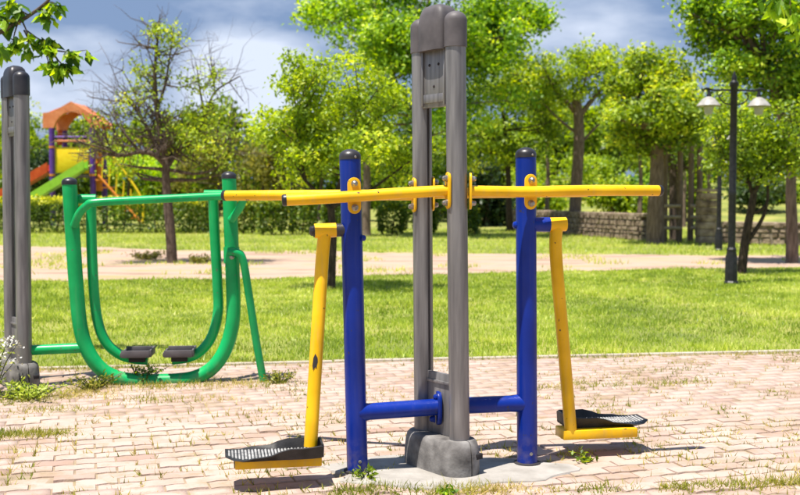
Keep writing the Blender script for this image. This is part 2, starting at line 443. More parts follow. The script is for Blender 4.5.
# ================================================================== THE SETTING
# ---- ground: one sheet to the horizon, rising behind the stone wall
def hill(x, y):
    t = np.clip((y - 37) / 32, 0, 1); t = t * t * (3 - 2 * t)
    s = np.clip((x - 1.0) / 9, 0, 1)
    return -0.02 + t * (0.35 + 2.1 * s)
def grid_sheet(name, xs, ys, zf, mat):
    X, Y = np.meshgrid(xs, ys)
    v = np.stack([X, Y, zf(X, Y)], -1).reshape(-1, 3)
    nx = len(xs); i = np.arange((len(ys) - 1) * nx).reshape(len(ys) - 1, nx)[:, :-1].ravel()
    return np_mesh(name, v, np.stack([i, i + 1, i + nx + 1, i + nx], 1), mat, smooth=True)
xs = np.concatenate([[-900, -300, -120], np.linspace(-60, 60, 61), [120, 300, 900]])
ys = np.concatenate([[-60, -20, -5], np.linspace(0, 90, 61), [120, 200, 400, 1500]])
tag(grid_sheet('ground', xs, ys, hill, M['ground']), 'grassy park ground', kind='structure')

# ---- dirt strip across the lawn, ragged edges
def ragged(a, b, n, amp, seed):
    r = np.random.default_rng(seed); t = np.linspace(0, 1, n)
    w = sum(amp / k * np.sin(t * k * 9 + r.uniform(0, 6)) for k in range(1, 9)) + r.normal(0, amp * 0.25, n)
    return np.array(a)[None] * (1 - t)[:, None] + np.array(b)[None] * t[:, None] + np.stack([0 * w, w], 1)
near = ragged((-14, 12.7), (9.5, 17.5), 220, 0.22, 3)
far = ragged((-16, 25.3), (10.5, 19.6), 220, 0.4, 4)
mb = MB()
vv = [(x, y, -0.015) for x, y in near] + [(x, y, -0.015) for x, y in far]
mb.add(vv, [(i, i + 1, 221 + i, 220 + i) for i in range(219)])
tag(mb.build('dirt_path', M['dirt']), 'dry pinkish dirt strip crossing the lawn', kind='structure')

# ---- pavement: sand bed, interlocking bricks, edging
EA, EB = G(540, 356.5), G(800, 350.5)
ed = (EB - EA).normalized(); en = Vector((-ed.y, ed.x, 0))          # en points away from the camera
E0 = EA - ed * 9.5
def edge_side(x, y):                                                # > 0: beyond the paving edge
    return (x - EA.x) * en.x + (y - EA.y) * en.y
mb = MB()
q = [E0 - en * 13, E0 + ed * 19 - en * 13, E0 + ed * 19 - en * 0.03, E0 - en * 0.03]
mb.add([(p.x, p.y, -0.0055) for p in q], [(0, 1, 2, 3)])
pavement = tag(mb.build('pavement', M['sand']), 'sandy bed of the brick pavement', kind='structure')

BL, BW, GAP, ZA = 0.172, 0.090, 0.006, 0.004
def zig(t):                                                         # period half a brick
    t = (t * 2) % 1.0
    return ZA * (1 - 4 * abs(t - 0.5))
stations = [0, .25, .5, .75, 1.0]
def brick_outline(ins):
    lo = [(s, -1) for s in stations]; hi = [(s, 1) for s in stations[::-1]]
    out = []
    for s, sd in lo + hi:
        x = (s - .5) * BL; x = max(-BL / 2 + GAP / 2 + ins, min(BL / 2 - GAP / 2 - ins, x))
        out.append((x, sd * (BW / 2 - GAP / 2 - ins) + zig(s)))
    return out
bo, bi = brick_outline(0), brick_outline(0.0022)
nb = len(bo)
brick_v = np.array([(x, y, -0.013) for x, y in bo] + [(x, y, 0) for x, y in bi])
brick_f = [(i, (i + 1) % nb, nb + (i + 1) % nb, nb + i) for i in range(nb)] + [(nb + 0, nb + 1, nb + 8, nb + 9), (nb + 1, nb + 2, nb + 7, nb + 8), (nb + 2, nb + 3, nb + 6, nb + 7), (nb + 3, nb + 4, nb + 5, nb + 6)]
brick_f = np.array(brick_f)
BA = R(17); ca, sa = math.cos(BA), math.sin(BA)
cells = []
for j in range(-66, 138):
    for i in range(-66, 66):
        lx = (i + 0.5 * (j % 2)) * BL; ly = j * BW
        x, y = ca * lx - sa * ly, sa * lx + ca * ly + 2.2
        if y < 2.3 or abs(x) > 6.3: continue
        if edge_side(x, y) > -0.11: continue
        cells.append((x, y))
cells = np.array(cells)
SLAB = (0.19, 4.33)
def in_slab(x, y):
    return ((x - SLAB[0]) / 0.44) ** 2 + ((y - SLAB[1]) / 0.205) ** 2 < 1
keep = np.array([not in_slab(x, y) for x, y in cells])
cells = cells[keep]
uu, vv_ = project(cells[:, 0], cells[:, 1], np.zeros(len(cells)))
vis = (uu > 5) & (uu < 795) & (vv_ < 490)
order = np.where(vis)[0][np.argsort(cells[vis][:, 1])][:300]
single = set(order.tolist())
bme = bpy.data.meshes.new('brick')
bme.from_pydata([tuple(v) for v in brick_v], [], [tuple(int(k) for k in f) for f in brick_f]); bme.materials.append(M['brick'])
def brick_pose():
    return (random.gauss(0, 0.0022), random.gauss(0, 0.014), random.gauss(0, 0.014), BA + random.gauss(0, 0.016))
rest_v, rest_f, rest_t = [], [], []
for k, (x, y) in enumerate(cells):
    dz, rx, ry, rz = brick_pose()
    if k in single:
        o = bpy.data.objects.new('brick', bme)
        o.location = (x, y, dz); o.rotation_euler = (rx, ry, rz); o.parent = pavement
        C.objects.link(o)
    else:
        m3 = np.array(Matrix.Rotation(rz, 3, 'Z') @ Matrix.Rotation(ry, 3, 'Y') @ Matrix.Rotation(rx, 3, 'X'))
        rest_f.append(brick_f + len(rest_v) * len(brick_v))
        rest_v.append(brick_v @ m3.T + np.array([x, y, dz])); rest_t += [random.random()] * len(brick_f)
o = np_mesh('brick_field', np.concatenate(rest_v), np.concatenate(rest_f), M['brick'], pavement, tint=np.array(rest_t))
tag(o, 'remaining pinkish bricks of the pavement', kind='stuff')
# edging stones along the lawn
kerb = None
for i in range(18):
    c = E0 + ed * (i + 0.5) + en * 0.0
    mb = MB().box((c.x, c.y, -0.03), ed * 0.494, en * 0.03, Z * (0.036 + random.uniform(-.002, .002)))
    if kerb is None:
        kerb = tag(mb.build('kerb', M['kerb'], None, bevel=0.004), 'pale concrete edging between paving and lawn', kind='structure')
    else:
        mb.build('edging_stone', M['kerb'], kerb, bevel=0.004)
# cement slab under the station
mb = MB(); n = 48; ring0, ring1 = [], []
for k in range(n):
    a = 2 * math.pi * k / n
    w = 1 + 0.10 * math.sin(3 * a + 1) + 0.07 * math.sin(7 * a) + random.uniform(-.03, .03)
    ring0.append((SLAB[0] + 0.52 * w * math.cos(a), SLAB[1] + 0.255 * w * math.sin(a), -0.010))
    ring1.append((SLAB[0] + 0.508 * w * math.cos(a), SLAB[1] + 0.247 * w * math.sin(a), 0.006))
mb.loft([ring0, ring1], cap0=False)
tag(mb.build('cement_slab', M['slab'], smooth=30), 'pale cement slab around the grey mast', kind='structure')

# ================================================================== EXERCISE STATION (blue and yellow swings)
D_L, D_R = 4.32, 4.45
MAX_ = (P(527, 467, D_R) - P(357.5, 475, D_L)); MAX_.z = 0
AX = MAX_.normalized()                                 # machine axis, to the right
AN = Vector((-AX.y, AX.x, 0))                          # away from the camera

def groove_section(r, ang, n=28, half=0.0075, depth=0.010):
    """circle with a slot cut in direction ang"""
    out = []; d = math.asin(half / r)
    for k in range(n + 1):
        a = ang + d + (2 * math.pi - 2 * d) * k / n
        out.append((r * math.cos(a), r * math.sin(a)))
    cx, cy = math.cos(ang), math.sin(ang); tx, ty = -cy, cx
    ri = r - depth
    out.append((ri * cx - half * tx, ri * cy - half * ty)); out.append((ri * cx + half * tx, ri * cy + half * ty))
    return out
def grooved_tube(name, p0, p1, r, ang, parent):
    sec = groove_section(r, ang)
    return MB().loft([[(p.x + x, p.y + y, p.z) for x, y in sec] for p in (p0, p1)]).build(name, M['mast'], parent, smooth=35)
def dome(mb, c, axis, r, h, straight):
    prof = [(r, 0), (r, straight)]
    for k in range(1, 7):
        a = k / 7 * math.pi / 2
        prof.append((r * math.cos(a), straight + (h - straight) * math.sin(a)))
    prof.append((0.12 * r, h))
    return mb.lathe(c, axis, prof, 24)
def stadium(c, nrm, up, w, h, th, n=8):
    """rounded upright plate"""
    nrm = nrm.normalized(); up = (up - nrm * up.dot(nrm)).normalized(); sd = nrm.cross(up)
    pts = []
    for s in (1, -1):
        for k in range(n + 1):
            a = math.pi * k / n
            pts.append(sd * (w / 2 * math.cos(a) * s) + up * (s * (h / 2 - w / 2) + w / 2 * math.sin(a) * s))
    return MB().loft([[c + p - nrm * th / 2 for p in pts], [c + p + nrm * th / 2 for p in pts]])
def bolt(name, c, axis, parent, r=0.0115, h=0.020, mat='steel'):
    return MB().lathe(c, axis, [(r * 1.25, 0), (r * 1.25, h * .25), (r, h * .3), (r, h * .7), (r * .6, h)], 10).build(name, M[mat], parent, smooth=30)
def flange(c, nrm, up, w, h, parent, flip=1):
    f = stadium(c, nrm, up, w, h, 0.009).build('flange', M['yellow'], parent, smooth=30, bevel=0.0015)
    for s in (1, -1):
        bolt('bolt', c + up * (s * (h / 2 - w / 2 + 0.002)) + nrm * 0.0045, nrm, f)
    return f

def mast(root, pf_top, pf_bot, pb_top, pb_bot, z_ground, cap_mat, r=0.0425):
    """two slotted posts, caps, sign plate, low plate and a split concrete footing"""
    d = (pf_bot - pb_bot); d.z = 0; sep = d.length; d.normalize()
    nrm = Vector((d.y, -d.x, 0))
    if nrm.x > 0: nrm = -nrm                            # towards camera left
    ang = math.atan2(d.y, d.x)
    grooved_tube('mast_post', pf_bot, pf_top, r, ang + math.pi, root)
    grooved_tube('mast_post', pb_bot, pb_top, r, ang, root)
    dome(MB(), pf_top - Z * 0.002, Z, r + 0.0045, 0.147, 0.108).build('post_cap', M[cap_mat], root, smooth=50)
    dome(MB(), pb_top - Z * 0.002, Z, r + 0.0045, 0.147, 0.108).build('post_cap', M[cap_mat], root, smooth=50)
    mt = (pf_top + pb_top) / 2
    # arched centre cap
    rings = []
    n = 14
    for k, (sx, sy, zz) in enumerate([(1, 1, -0.006), (1, 1, 0.085), (.985, .985, 0.115), (.93, .93, 0.143), (.82, .82, 0.163), (.62, .62, 0.178), (.3, .3, 0.186)]):
        ring = []
        for i in range(28):
            a = 2 * math.pi * i / 28
            e = 0.45
            x = math.copysign(abs(math.cos(a)) ** e, math.cos(a)) * 0.083 * sx
            y = math.copysign(abs(math.sin(a)) ** e, math.sin(a)) * 0.058 * sy
            ring.append(mt + d * x + nrm * y + Z * zz)
        rings.append(ring)
    MB().loft(rings).build('centre_cap', M[cap_mat], root, smooth=50)
    # sign plate with raised frame
    gap = sep / 2 - r + 0.004
    pm = mt - Z * 0.118 + nrm * 0.012
    pl = MB().box(pm, d * gap, nrm * 0.010, Z * 0.122).build('sign_plate', M['mast'], root, bevel=0.002)
    for sx in (-1, 1):
        MB().box(pm + d * (gap - 0.008) * sx + nrm * 0.013, d * 0.005, nrm * 0.004, Z * 0.115).build('plate_rib', M['mast'], pl, bevel=0.001)
    MB().box(pm - Z * 0.085 + nrm * 0.012, d * (gap - 0.016), nrm * 0.003, Z * 0.018).build('plate_band', M['mast'], pl, bevel=0.001)
    for (a, b) in ((-0.03, 0.055), (0.03, 0.055), (0.0, -0.035)):
        bolt('rivet', pm + d * a + Z * b + nrm * 0.010, nrm, pl, 0.005, 0.004, 'slot')
    mbm = (pf_bot + pb_bot) / 2
    low = MB().box(mbm + Z * 0.132 + nrm * 0.004, d * gap, nrm * 0.008, Z * 0.131).build('foot_plate', M['mast'], root, bevel=0.002)
    MB().box(mbm + Z * 0.225 + nrm * 0.015, d * (gap - 0.002), nrm * 0.004, Z * 0.006).build('plate_rib', M['mast'], low, bevel=0.001)
    # footing: two shells
    base = Vector((mbm.x, mbm.y, z_ground)); hz = mbm.z - z_ground
    for s in (1, -1):
        rings = []
        for rr, zz in ((0.090, -0.02), (0.092, 0.02), (0.091, 0.07), (0.086, hz - 0.03), (0.080, hz - 0.010), (0.070, hz)):
            ring = []
            L = sep / 2 - 0.012
            for k in range(10):
                a = math.pi - math.pi / 2 * k / 9
                ring.append(base + d * (-L + rr * math.cos(a)) + nrm * s * max(0.003, rr * math.sin(a)) + Z * zz)
            for k in range(10):
                a = math.pi / 2 - math.pi / 2 * k / 9
                ring.append(base + d * (L + rr * math.cos(a)) + nrm * s * max(0.003, rr * math.sin(a)) + Z * zz)
            rings.append(ring)
        fo = MB().loft(rings).build('footing_shell', M['footing'], root, smooth=45)
        if s == -1:
            pk = base + d * (sep / 2 - 0.012 + 0.068) - nrm * 0.045 + Z * 0.075
            MB().box(pk, d * 0.018, nrm * 0.02, Z * 0.012).build('bolt_pocket', M['slot'], fo, bevel=0.002)
    return d, nrm

st_root = thing('exercise_station', (0.17, 4.385, 0.0), 'double pendulum exercise station with blue posts, yellow bars and grey mast on cement slab', 'gym station')
pf_t, pf_b = P(455.5, 47, 4.29), P(459.5, 442, 4.29)
pb_t, pb_b = P(421.5, 52.5, 4.48), P(424, 431, 4.48)
zt = (pf_t.z + pb_t.z) / 2; pf_t.z = pb_t.z = zt
zb = 0.148; pf_b.z = pb_b.z = zb
md, mn = mast(st_root, pf_t, pf_b, pb_t, pb_b, 0.006, 'mast_cap')

# blue posts
posts = []
for (ut, vt, ub, vb, D) in ((350, 157, 357.5, 476, D_L), (525.8, 155, 527.2, 468, D_R)):
    p0, p1 = P(ub, vb, D), P(ut, vt, D); p0.z = 0.0
    po = MB().tube([p0, p1], 0.044, 24).build('blue_post', M['blue'], st_root, smooth=40)
    dome(MB(), p1 - (p1 - p0).normalized() * 0.01, p1 - p0, 0.0455, 0.043, 0.012).build('post_cap', M['black_cap'], po, smooth=50)
    MB().lathe(p0 + Z * 0.007, Z, [(0.058, -0.003), (0.058, 0.003), (0.045, 0.006)], 24).build('base_collar', M['slot'], po, smooth=30)
    bolt('rivet', p0 + Z * 0.055 + (-AN * 0.98 + AX * 0.1).normalized() * 0.0435, -AN, po, 0.006, 0.004)
    bolt('rivet', p1 + Z * 0.0 + (-AN * 0.98 + AX * 0.4).normalized() * 0.044, -AN, po, 0.0045, 0.004)
    posts.append((po, p0, p1))
# low cross tubes and clamp
a0, a1 = P(358, 412.5, D_L), P(437, 407, 4.383)
b0, b1 = P(446, 406.5, 4.39), P(526, 403, D_R)
MB().tube([a0, a0 + (a1 - a0) * 0.06, a0 + (a1 - a0) * 0.14, a1], [0.043, 0.040, 0.0355, 0.0355], 20).build('cross_tube', M['blue'], st_root)
MB().tube([b0, b0 + (b1 - b0) * 0.8, b0 + (b1 - b0) * 0.92, b1], [0.0355, 0.0355, 0.039, 0.043], 20).build('cross_tube', M['blue'], st_root)
for k, (pt, tilt) in enumerate(((P(438.5, 408, 4.383), 0.18), (P(444.5, 409, 4.388), 0.10))):
    upv = (Z + AX * tilt).normalized()
    cl = stadium(pt, AX, upv, 0.078, 0.145, 0.016).build('clamp_plate', M['blue'], st_root, bevel=0.002)
    for s in (1, -1):
        bolt('bolt', pt + upv * (s * 0.047) + AX * (-0.008 if k == 0 else 0.008), AX * (-1 if k == 0 else 1), cl, 0.013, 0.022, 'blue')

# yellow hand bars: (end points, post bracket)
def hand_bar(pts, ends):
    b = MB().tube(smooth_path(pts, 6), 0.0235, 20).build('hand_bar', M['yellow'], st_root, smooth=45)
    e1, e0 = Vector(pts[-1]), Vector(pts[-2])
    ax = (e1 - e0).normalized()
    MB().lathe(e1 - ax * 0.004, ax, [(0.0245, 0), (0.0245, 0.012), (0.020, 0.018), (0.008, 0.019)], 18).build('bar_plug', M['black_cap'], b, smooth=40)
    return b
lf = pf_b.lerp(pf_t, 0.655); rf = lf.copy()
fl = P(449, 190.5, 4.287); fr = P(469.5, 191, 4.293)
bar1 = hand_bar([fl, P(400, 193.2, 4.262), P(356, 196.2, 4.238), P(320, 198.4, 4.218), P(285.5, 200.2, 4.20)], None)
flange(P(448.0, 190.5, 4.275), Vector((-0.96, -0.28, 0)).normalized(), Z, 0.056, 0.152, bar1)
flange(P(354.3, 195.6, 4.272), (-AN + AX * 0.16).normalized(), (posts[0][2] - posts[0][1]).normalized(), 0.056, 0.150, bar1)
bar2 = hand_bar([fr, P(500, 191.6, 4.33), P(531, 191.8, 4.368), P(560, 191.0, 4.40), P(600, 190.4, 4.445), P(659, 190.6, 4.52)], None)
flange(P(470.3, 191, 4.290), Vector((1, 0.03, 0)).normalized(), Z, 0.056, 0.152, bar2)
flange(P(530.7, 191.8, 4.402), (-AN + AX * 0.16).normalized(), Z, 0.056, 0.150, bar2)
bar3 = hand_bar([P(415.5, 195, 4.475), P(350, 195, 4.55), P(290, 195.2, 4.64), P(225.5, 195.6, 4.74)], None)
flange(P(414.0, 195, 4.465), Vector((-0.96, -0.28, 0)).normalized(), Z, 0.056, 0.150, bar3)
bar4 = hand_bar([P(432.5, 193.5, 4.49), P(500, 192.6, 4.54), P(588, 191.6, 4.60)], None)
flange(P(432.8, 193.5, 4.49), AX, Z, 0.056, 0.150, bar4)

# swing arms with foot trays
def swing(top, knee, bot, out, pivot_a, pivot_b, tray_start, shift=0.0):
    side = Vector((-out.y, out.x, 0))
    apath = smooth_path([top, knee, knee.lerp(bot, 0.5), bot], 6)
    ar = MB().tube(apath, 0.0275, 20).build('swing_arm', M['yellow'], st_root, smooth=45)
    pa = (pivot_b - pivot_a).normalized()
    MB().lathe(pivot_a, pa, [(0.030, 0), (0.030, 0.01), (0.0305, (pivot_b - pivot_a).length)], 22).build('pivot_sleeve', M['yellow'], ar, smooth=40)
    L = 0.345
    c = tray_start + out * (L / 2)
    t = MB().box(c, out * (L / 2), side * 0.060, Z * 0.021).build('foot_tray', M['yellow'], ar, bevel=0.004)
    MB().box(tray_start + out * (L + 0.001), out * 0.0025, side * 0.053, Z * 0.016).build('tray_end_shade', M['black_cap'], ar, bevel=0.001)  # black plate paints the shadowed outer end of the tray
    # rubber foot pad: heel by the arm, wavy rim, flared toe
    base = tray_start + out * (-0.005) + Z * 0.0225 + AN * shift + out * (0.035 if shift > 0 else 0.0)
    prof = [(0.0, .062, .046), (.04, .076, .050), (.12, .084, .047), (.22, .087, .045), (.34, .087, .046), (.45, .086, .036), (.54, .086, .022), (.63, .089, .018), (.72, .093, .016), (.82, .093, .009), (.92, .080, .006), (1.0, .050, .008)]
    Lp = 0.388
    outer_b, outer_t, inner_t, inner_b = [], [], [], []
    n = len(prof)
    rings = []
    for s, hw, rh in prof:
        lift = 0.012 * max(0, (s - 0.8) / 0.2) ** 2
        p = base + out * (s * Lp) + Z * lift
        fl_ = 0.008 + 0.008 * s
        rings.append([p - side * hw * .92, p - side * (hw + fl_) + Z * rh, p - side * (hw + fl_ - .007) + Z * (rh + .002), p - side * (hw - .008) + Z * .009,
                      p + side * (hw - .008) + Z * .009, p + side * (hw + fl_ - .007) + Z * (rh + .002), p + side * (hw + fl_) + Z * rh, p + side * hw * .92])
    pad = MB().loft(rings)
    pad.box(base + out * 0.004 + Z * 0.027, out * 0.004, side * 0.062, Z * 0.024)
    pad.build('rubber_footpad', M['rubber'], ar, smooth=50)
    tr = MB()
    for i in range(26):
        s = 0.10 + 0.86 * i / 25
        hw = np.interp(s, [p[0] for p in prof], [p[1] for p in prof]) - 0.016
        for j in range(-8, 9):
            w = (j + 0.5 * (i % 2)) * 0.0115
            if abs(w) > hw: continue
            lift = 0.012 * max(0, (s - 0.8) / 0.2) ** 2
            p = base + out * (s * Lp) + side * w + Z * (0.009 + lift)
            d1, d2 = out * 0.0052, side * 0.0042
            tr.add([p - d1, p - d2, p + d1, p + d2, p + Z * 0.0045], [(0, 1, 4), (1, 2, 4), (2, 3, 4), (3, 0, 4)])
    tag(tr.build('tread_studs', M['stud'], ar, smooth=None), None, kind='stuff')
    return ar, apath
# left swing
pv = P(336, 230, 4.30); pv2 = P(314.5, 231, 4.285)
MB().tube([P(352, 229.5, D_L), P(333, 230.5, 4.30)], 0.0275, 18).build('pivot_axle', M['black_cap'], st_root)
sw, swp = swing(P(325, 232, 4.293), P(322, 262, 4.285), P(310.5, 447, 4.172), -AX, pv, pv2, P(320.5, 457.5, 4.185), -0.028)
bolt('pivot_cap', pv2 - AX * -0.001, -AX, sw, 0.021, 0.022, 'black_cap')
bolt('axle_nut', P(361, 238, 4.31), AX, posts[0][0], 0.013, 0.02, 'blue')
# chipped patch on the left arm: bare metal where the enamel is knocked off
arm_dir = (P(310.5, 447, 4.172) - P(322, 262, 4.285)).normalized()
zc = P(315, 362, 4.23).z
k_ = next(i for i in range(len(swp) - 1) if swp[i + 1].z <= zc)
cpt = swp[k_].lerp(swp[k_ + 1], (swp[k_].z - zc) / (swp[k_].z - swp[k_ + 1].z)) - AX * 0.004
mb = MB(); ring = []
for (a, h) in ((-.35, .022), (-.1, .040), (.0, .034), (.25, .022), (.32, .006), (.2, -.012), (.28, -.024), (.05, -.015), (-.12, -.020), (-.3, -.028), (-.42, -.010), (-.38, .008)):
    x = AX * math.sin(a) - AN * math.cos(a)
    ring.append(cpt + x * 0.0292 - arm_dir * h)
mid = cpt - AN * 0.0296
mb.add([mid] + ring, [(0, i + 1, (i + 1) % len(ring) + 1) for i in range(len(ring))])
mb.build('chipped_patch', M['slot'], sw, smooth=60)
# right swing
MB().tube([P(527, 224.5, D_R), P(549.5, 224.5, 4.462)], 0.0315, 18).build('pivot_axle', M['blue'], st_root)
pw = P(548, 224.5, 4.46); pw2 = P(565.5, 224.2, 4.476)
sw2, swp2 = swing(P(556.5, 226, 4.468), P(556, 256, 4.475), P(571, 434, 4.575), AX, pw, pw2, P(559.5, 434.5, 4.568) + AN * 0.03 + AX * 0.010, 0.062)
bolt('axle_nut', P(516.5, 225, 4.45), -AX, posts[1][0], 0.015, 0.016, 'blue')

# ================================================================== GREEN LEG SWING and its mast
gr = thing('leg_swing_machine', (-1.6, 6.4, 0.0), 'green tubular leg swing machine with small foot trays, joined to a grey double mast', 'gym machine')
gf_t, gf_b = P(21.5, 96, 6.28), P(24.5, 363, 6.28)
gb_t, gb_b = P(9, 97, 6.47), P(12, 357, 6.47)
zt = 1.765; gf_t.z = gb_t.z = zt; gf_b.z = gb_b.z = 0.148
mast(gr, gf_t, gf_b, gb_t, gb_b, -0.01, 'black_cap', r=0.0445)
def gD(u): return 6.33 + (u - 70) / 160 * 0.14
def gp(u, v, off=0.0): return P(u, v, gD(u) + off)
Upath = [(69.5, 184), (73, 240), (76.5, 290), (80, 325), (86, 347), (96, 364), (109, 374.5), (125, 379.5), (145, 381), (175, 380.5), (195, 377.5), (211, 369), (223, 354), (230.5, 334), (233.5, 310), (232.5, 270), (231, 230), (229, 178)]
ufr = MB().tube(smooth_path([gp(*p) for p in Upath], 4), 0.0445, 20).build('frame_tube', M['green'], gr, smooth=45)
for (u, v) in ((69.5, 184), (229, 178)):
    dome(MB(), gp(u, v) - Z * 0.004, Z, 0.0465, 0.045, 0.016).build('post_cap', M['black_cap'], ufr, smooth=50)
MB().tube([P(26, 350.5, 6.30), gp(81, 348)], 0.031, 18).build('connecting_tube', M['green'], gr)
rail = MB().tube(smooth_path([gp(74, 226, -.05), gp(79, 214, -.08), gp(87, 205.5, -.11), gp(98, 202.2, -.12), gp(160, 199, -.12), gp(222, 196, -.12), gp(236, 196, -.115), gp(242.5, 200, -.10), gp(239, 209, -.075), gp(231, 220, -.045)], 5), 0.0245, 16).build('hand_rail', M['green'], gr)
# inner arms
def inner(path, pedal_uv, axle, tilt):
    ar = MB().tube(smooth_path([gp(u, v, .05) for u, v in path], 4), 0.032, 18).build('swing_arm', M['green'], gr)
    MB().tube([gp(axle[0], axle[2], .05), gp(axle[1], axle[2], .05)], 0.029, 18).build('pivot_sleeve', M['green'], ar)
    u, v = pedal_uv
    c = gp(u, v, .05)
    ex = Vector((1, 0.1, 0)).normalized(); ey = Vector((-0.1, 1, 0)).normalized()
    MB().box(c, ex * 0.085, ey * 0.11, Z * 0.006).build('foot_tray', M['mast_cap'], ar, bevel=0.003)
    for (dx, dy, sx, sy, hh) in ((0, -.112, .085, .006, .022), (0, .112, .085, .006, .020), (-.088, 0, .006, .10, .014), (.088, 0, .006, .10, .022)):
        MB().box(c + ex * dx + ey * dy + Z * (hh - .004), ex * sx, ey * sy, Z * hh).build('tray_rim', M['mast_cap'], ar, bevel=0.003)
    MB().box(c - Z * 0.024, ex * 0.05, ey * 0.05, Z * 0.018).build('tray_bracket', M['slot'], ar, bevel=0.002)
    return ar
inner([(91, 200), (91.5, 240), (93.5, 285), (97, 318), (105, 341), (119, 354), (134, 358.8), (148, 360)], (138, 354.5), (77, 96, 199), 0)
inner([(213, 197), (215, 240), (217.5, 285), (218, 312), (212, 336), (201, 351), (188, 357.5), (172, 360)], (180, 354), (204, 222, 194.5), 0)
# stay with collar
MB().tube(smooth_path([gp(229, 252, -.05), gp(237, 252.5, -.07), gp(243, 260, -.07), gp(249, 295, -.05), gp(256, 340, -.03), gp(264, 384.5, -.02)], 5), 0.0245, 16).build('stay_tube', M['green'], gr)
cl = MB().tube([gp(231.5, 247), gp(231.8, 263)], 0.0495, 22).build('collar', M['green'], gr)
bolt('bolt', gp(232, 257, -.048), Vector((0, -1, 0)), cl, 0.012, 0.02)

# ================================================================== STREET LAMPS
def lamp(base, label, rot=0.0, hh=2.72):
    t = thing('street_lamp', base, label, 'street lamp')
    s = hh / 2.72
    ex = Vector((math.cos(rot), math.sin(rot), 0)); b = Vector(base)
    MB().lathe(b, Z, [(0.10, -0.02), (0.10, 0.03), (0.085, 0.05), (0.082, 0.36), (0.062, 0.44), (0.068, 0.47), (0.05, 0.5)], 8).build('lamp_base', M['lamp_black'], t, smooth=25)
    MB().lathe(b, Z, [(0.05, 0.48), (0.05, 1.2), (0.054, 1.22), (0.047, 1.25), (0.045, hh - .12), (0.058, hh - .10), (0.058, hh - .06), (0.03, hh - .03), (0.035, hh), (0.012, hh + .07), (0.0, hh + .10)], 14).build('pole', M['lamp_black'], t, smooth=35)
    for sg in (-1, 1):
        top = b + Z * (hh - 0.17)
        MB().tube(smooth_path([top, top + ex * sg * 0.12 + Z * 0.012, top + ex * sg * 0.27 + Z * 0.005, top + ex * sg * 0.37 + Z * 0.03, top + ex * sg * 0.42 + Z * .01], 4), 0.014, 8).build('arm', M['lamp_black'], t)
        MB().tube(smooth_path([b + Z * (hh - .36), b + ex * sg * 0.13 + Z * (hh - .33), b + ex * sg * 0.2 + Z * (hh - .25), b + ex * sg * 0.15 + Z * (hh - .19)], 4), 0.010, 8).build('scroll', M['lamp_black'], t)
        hc = top + ex * sg * 0.345
        hd = MB().lathe(hc, Z, [(0.024, -.085), (0.03, -.06), (0.022, -.04), (0.018, 0.01)], 14).build('lamp_head', M['lamp_black'], t, smooth=35)
        MB().lathe(hc, Z, [(0.150, -.205), (0.155, -.198), (0.118, -.150), (0.075, -.105), (0.03, -.080)], 20).build('lamp_shade', M['shade'], hd, smooth=35)
        MB().lathe(hc, Z, [(0.03, -.32), (0.052, -.305), (0.068, -.21), (0.06, -.2)], 12).build('lamp_glass', M['glass'], hd, smooth=35)
    return t
g = G(731, 283)
lamp((g.x, g.y, -0.02), 'black double lantern lamp post standing on lawn beside a small forked tree', R(6), 2.74)
g = G(718.5, 250)
lamp((g.x, g.y, -0.02), 'thin black lamp post by the stone pillar, its lanterns hidden in leaves', R(96), 2.74)
g = G(292, 231)
lamp((g.x, g.y, -0.02), 'distant black lamp post among leaves behind the round clipped shrubs', R(80), 3.0)

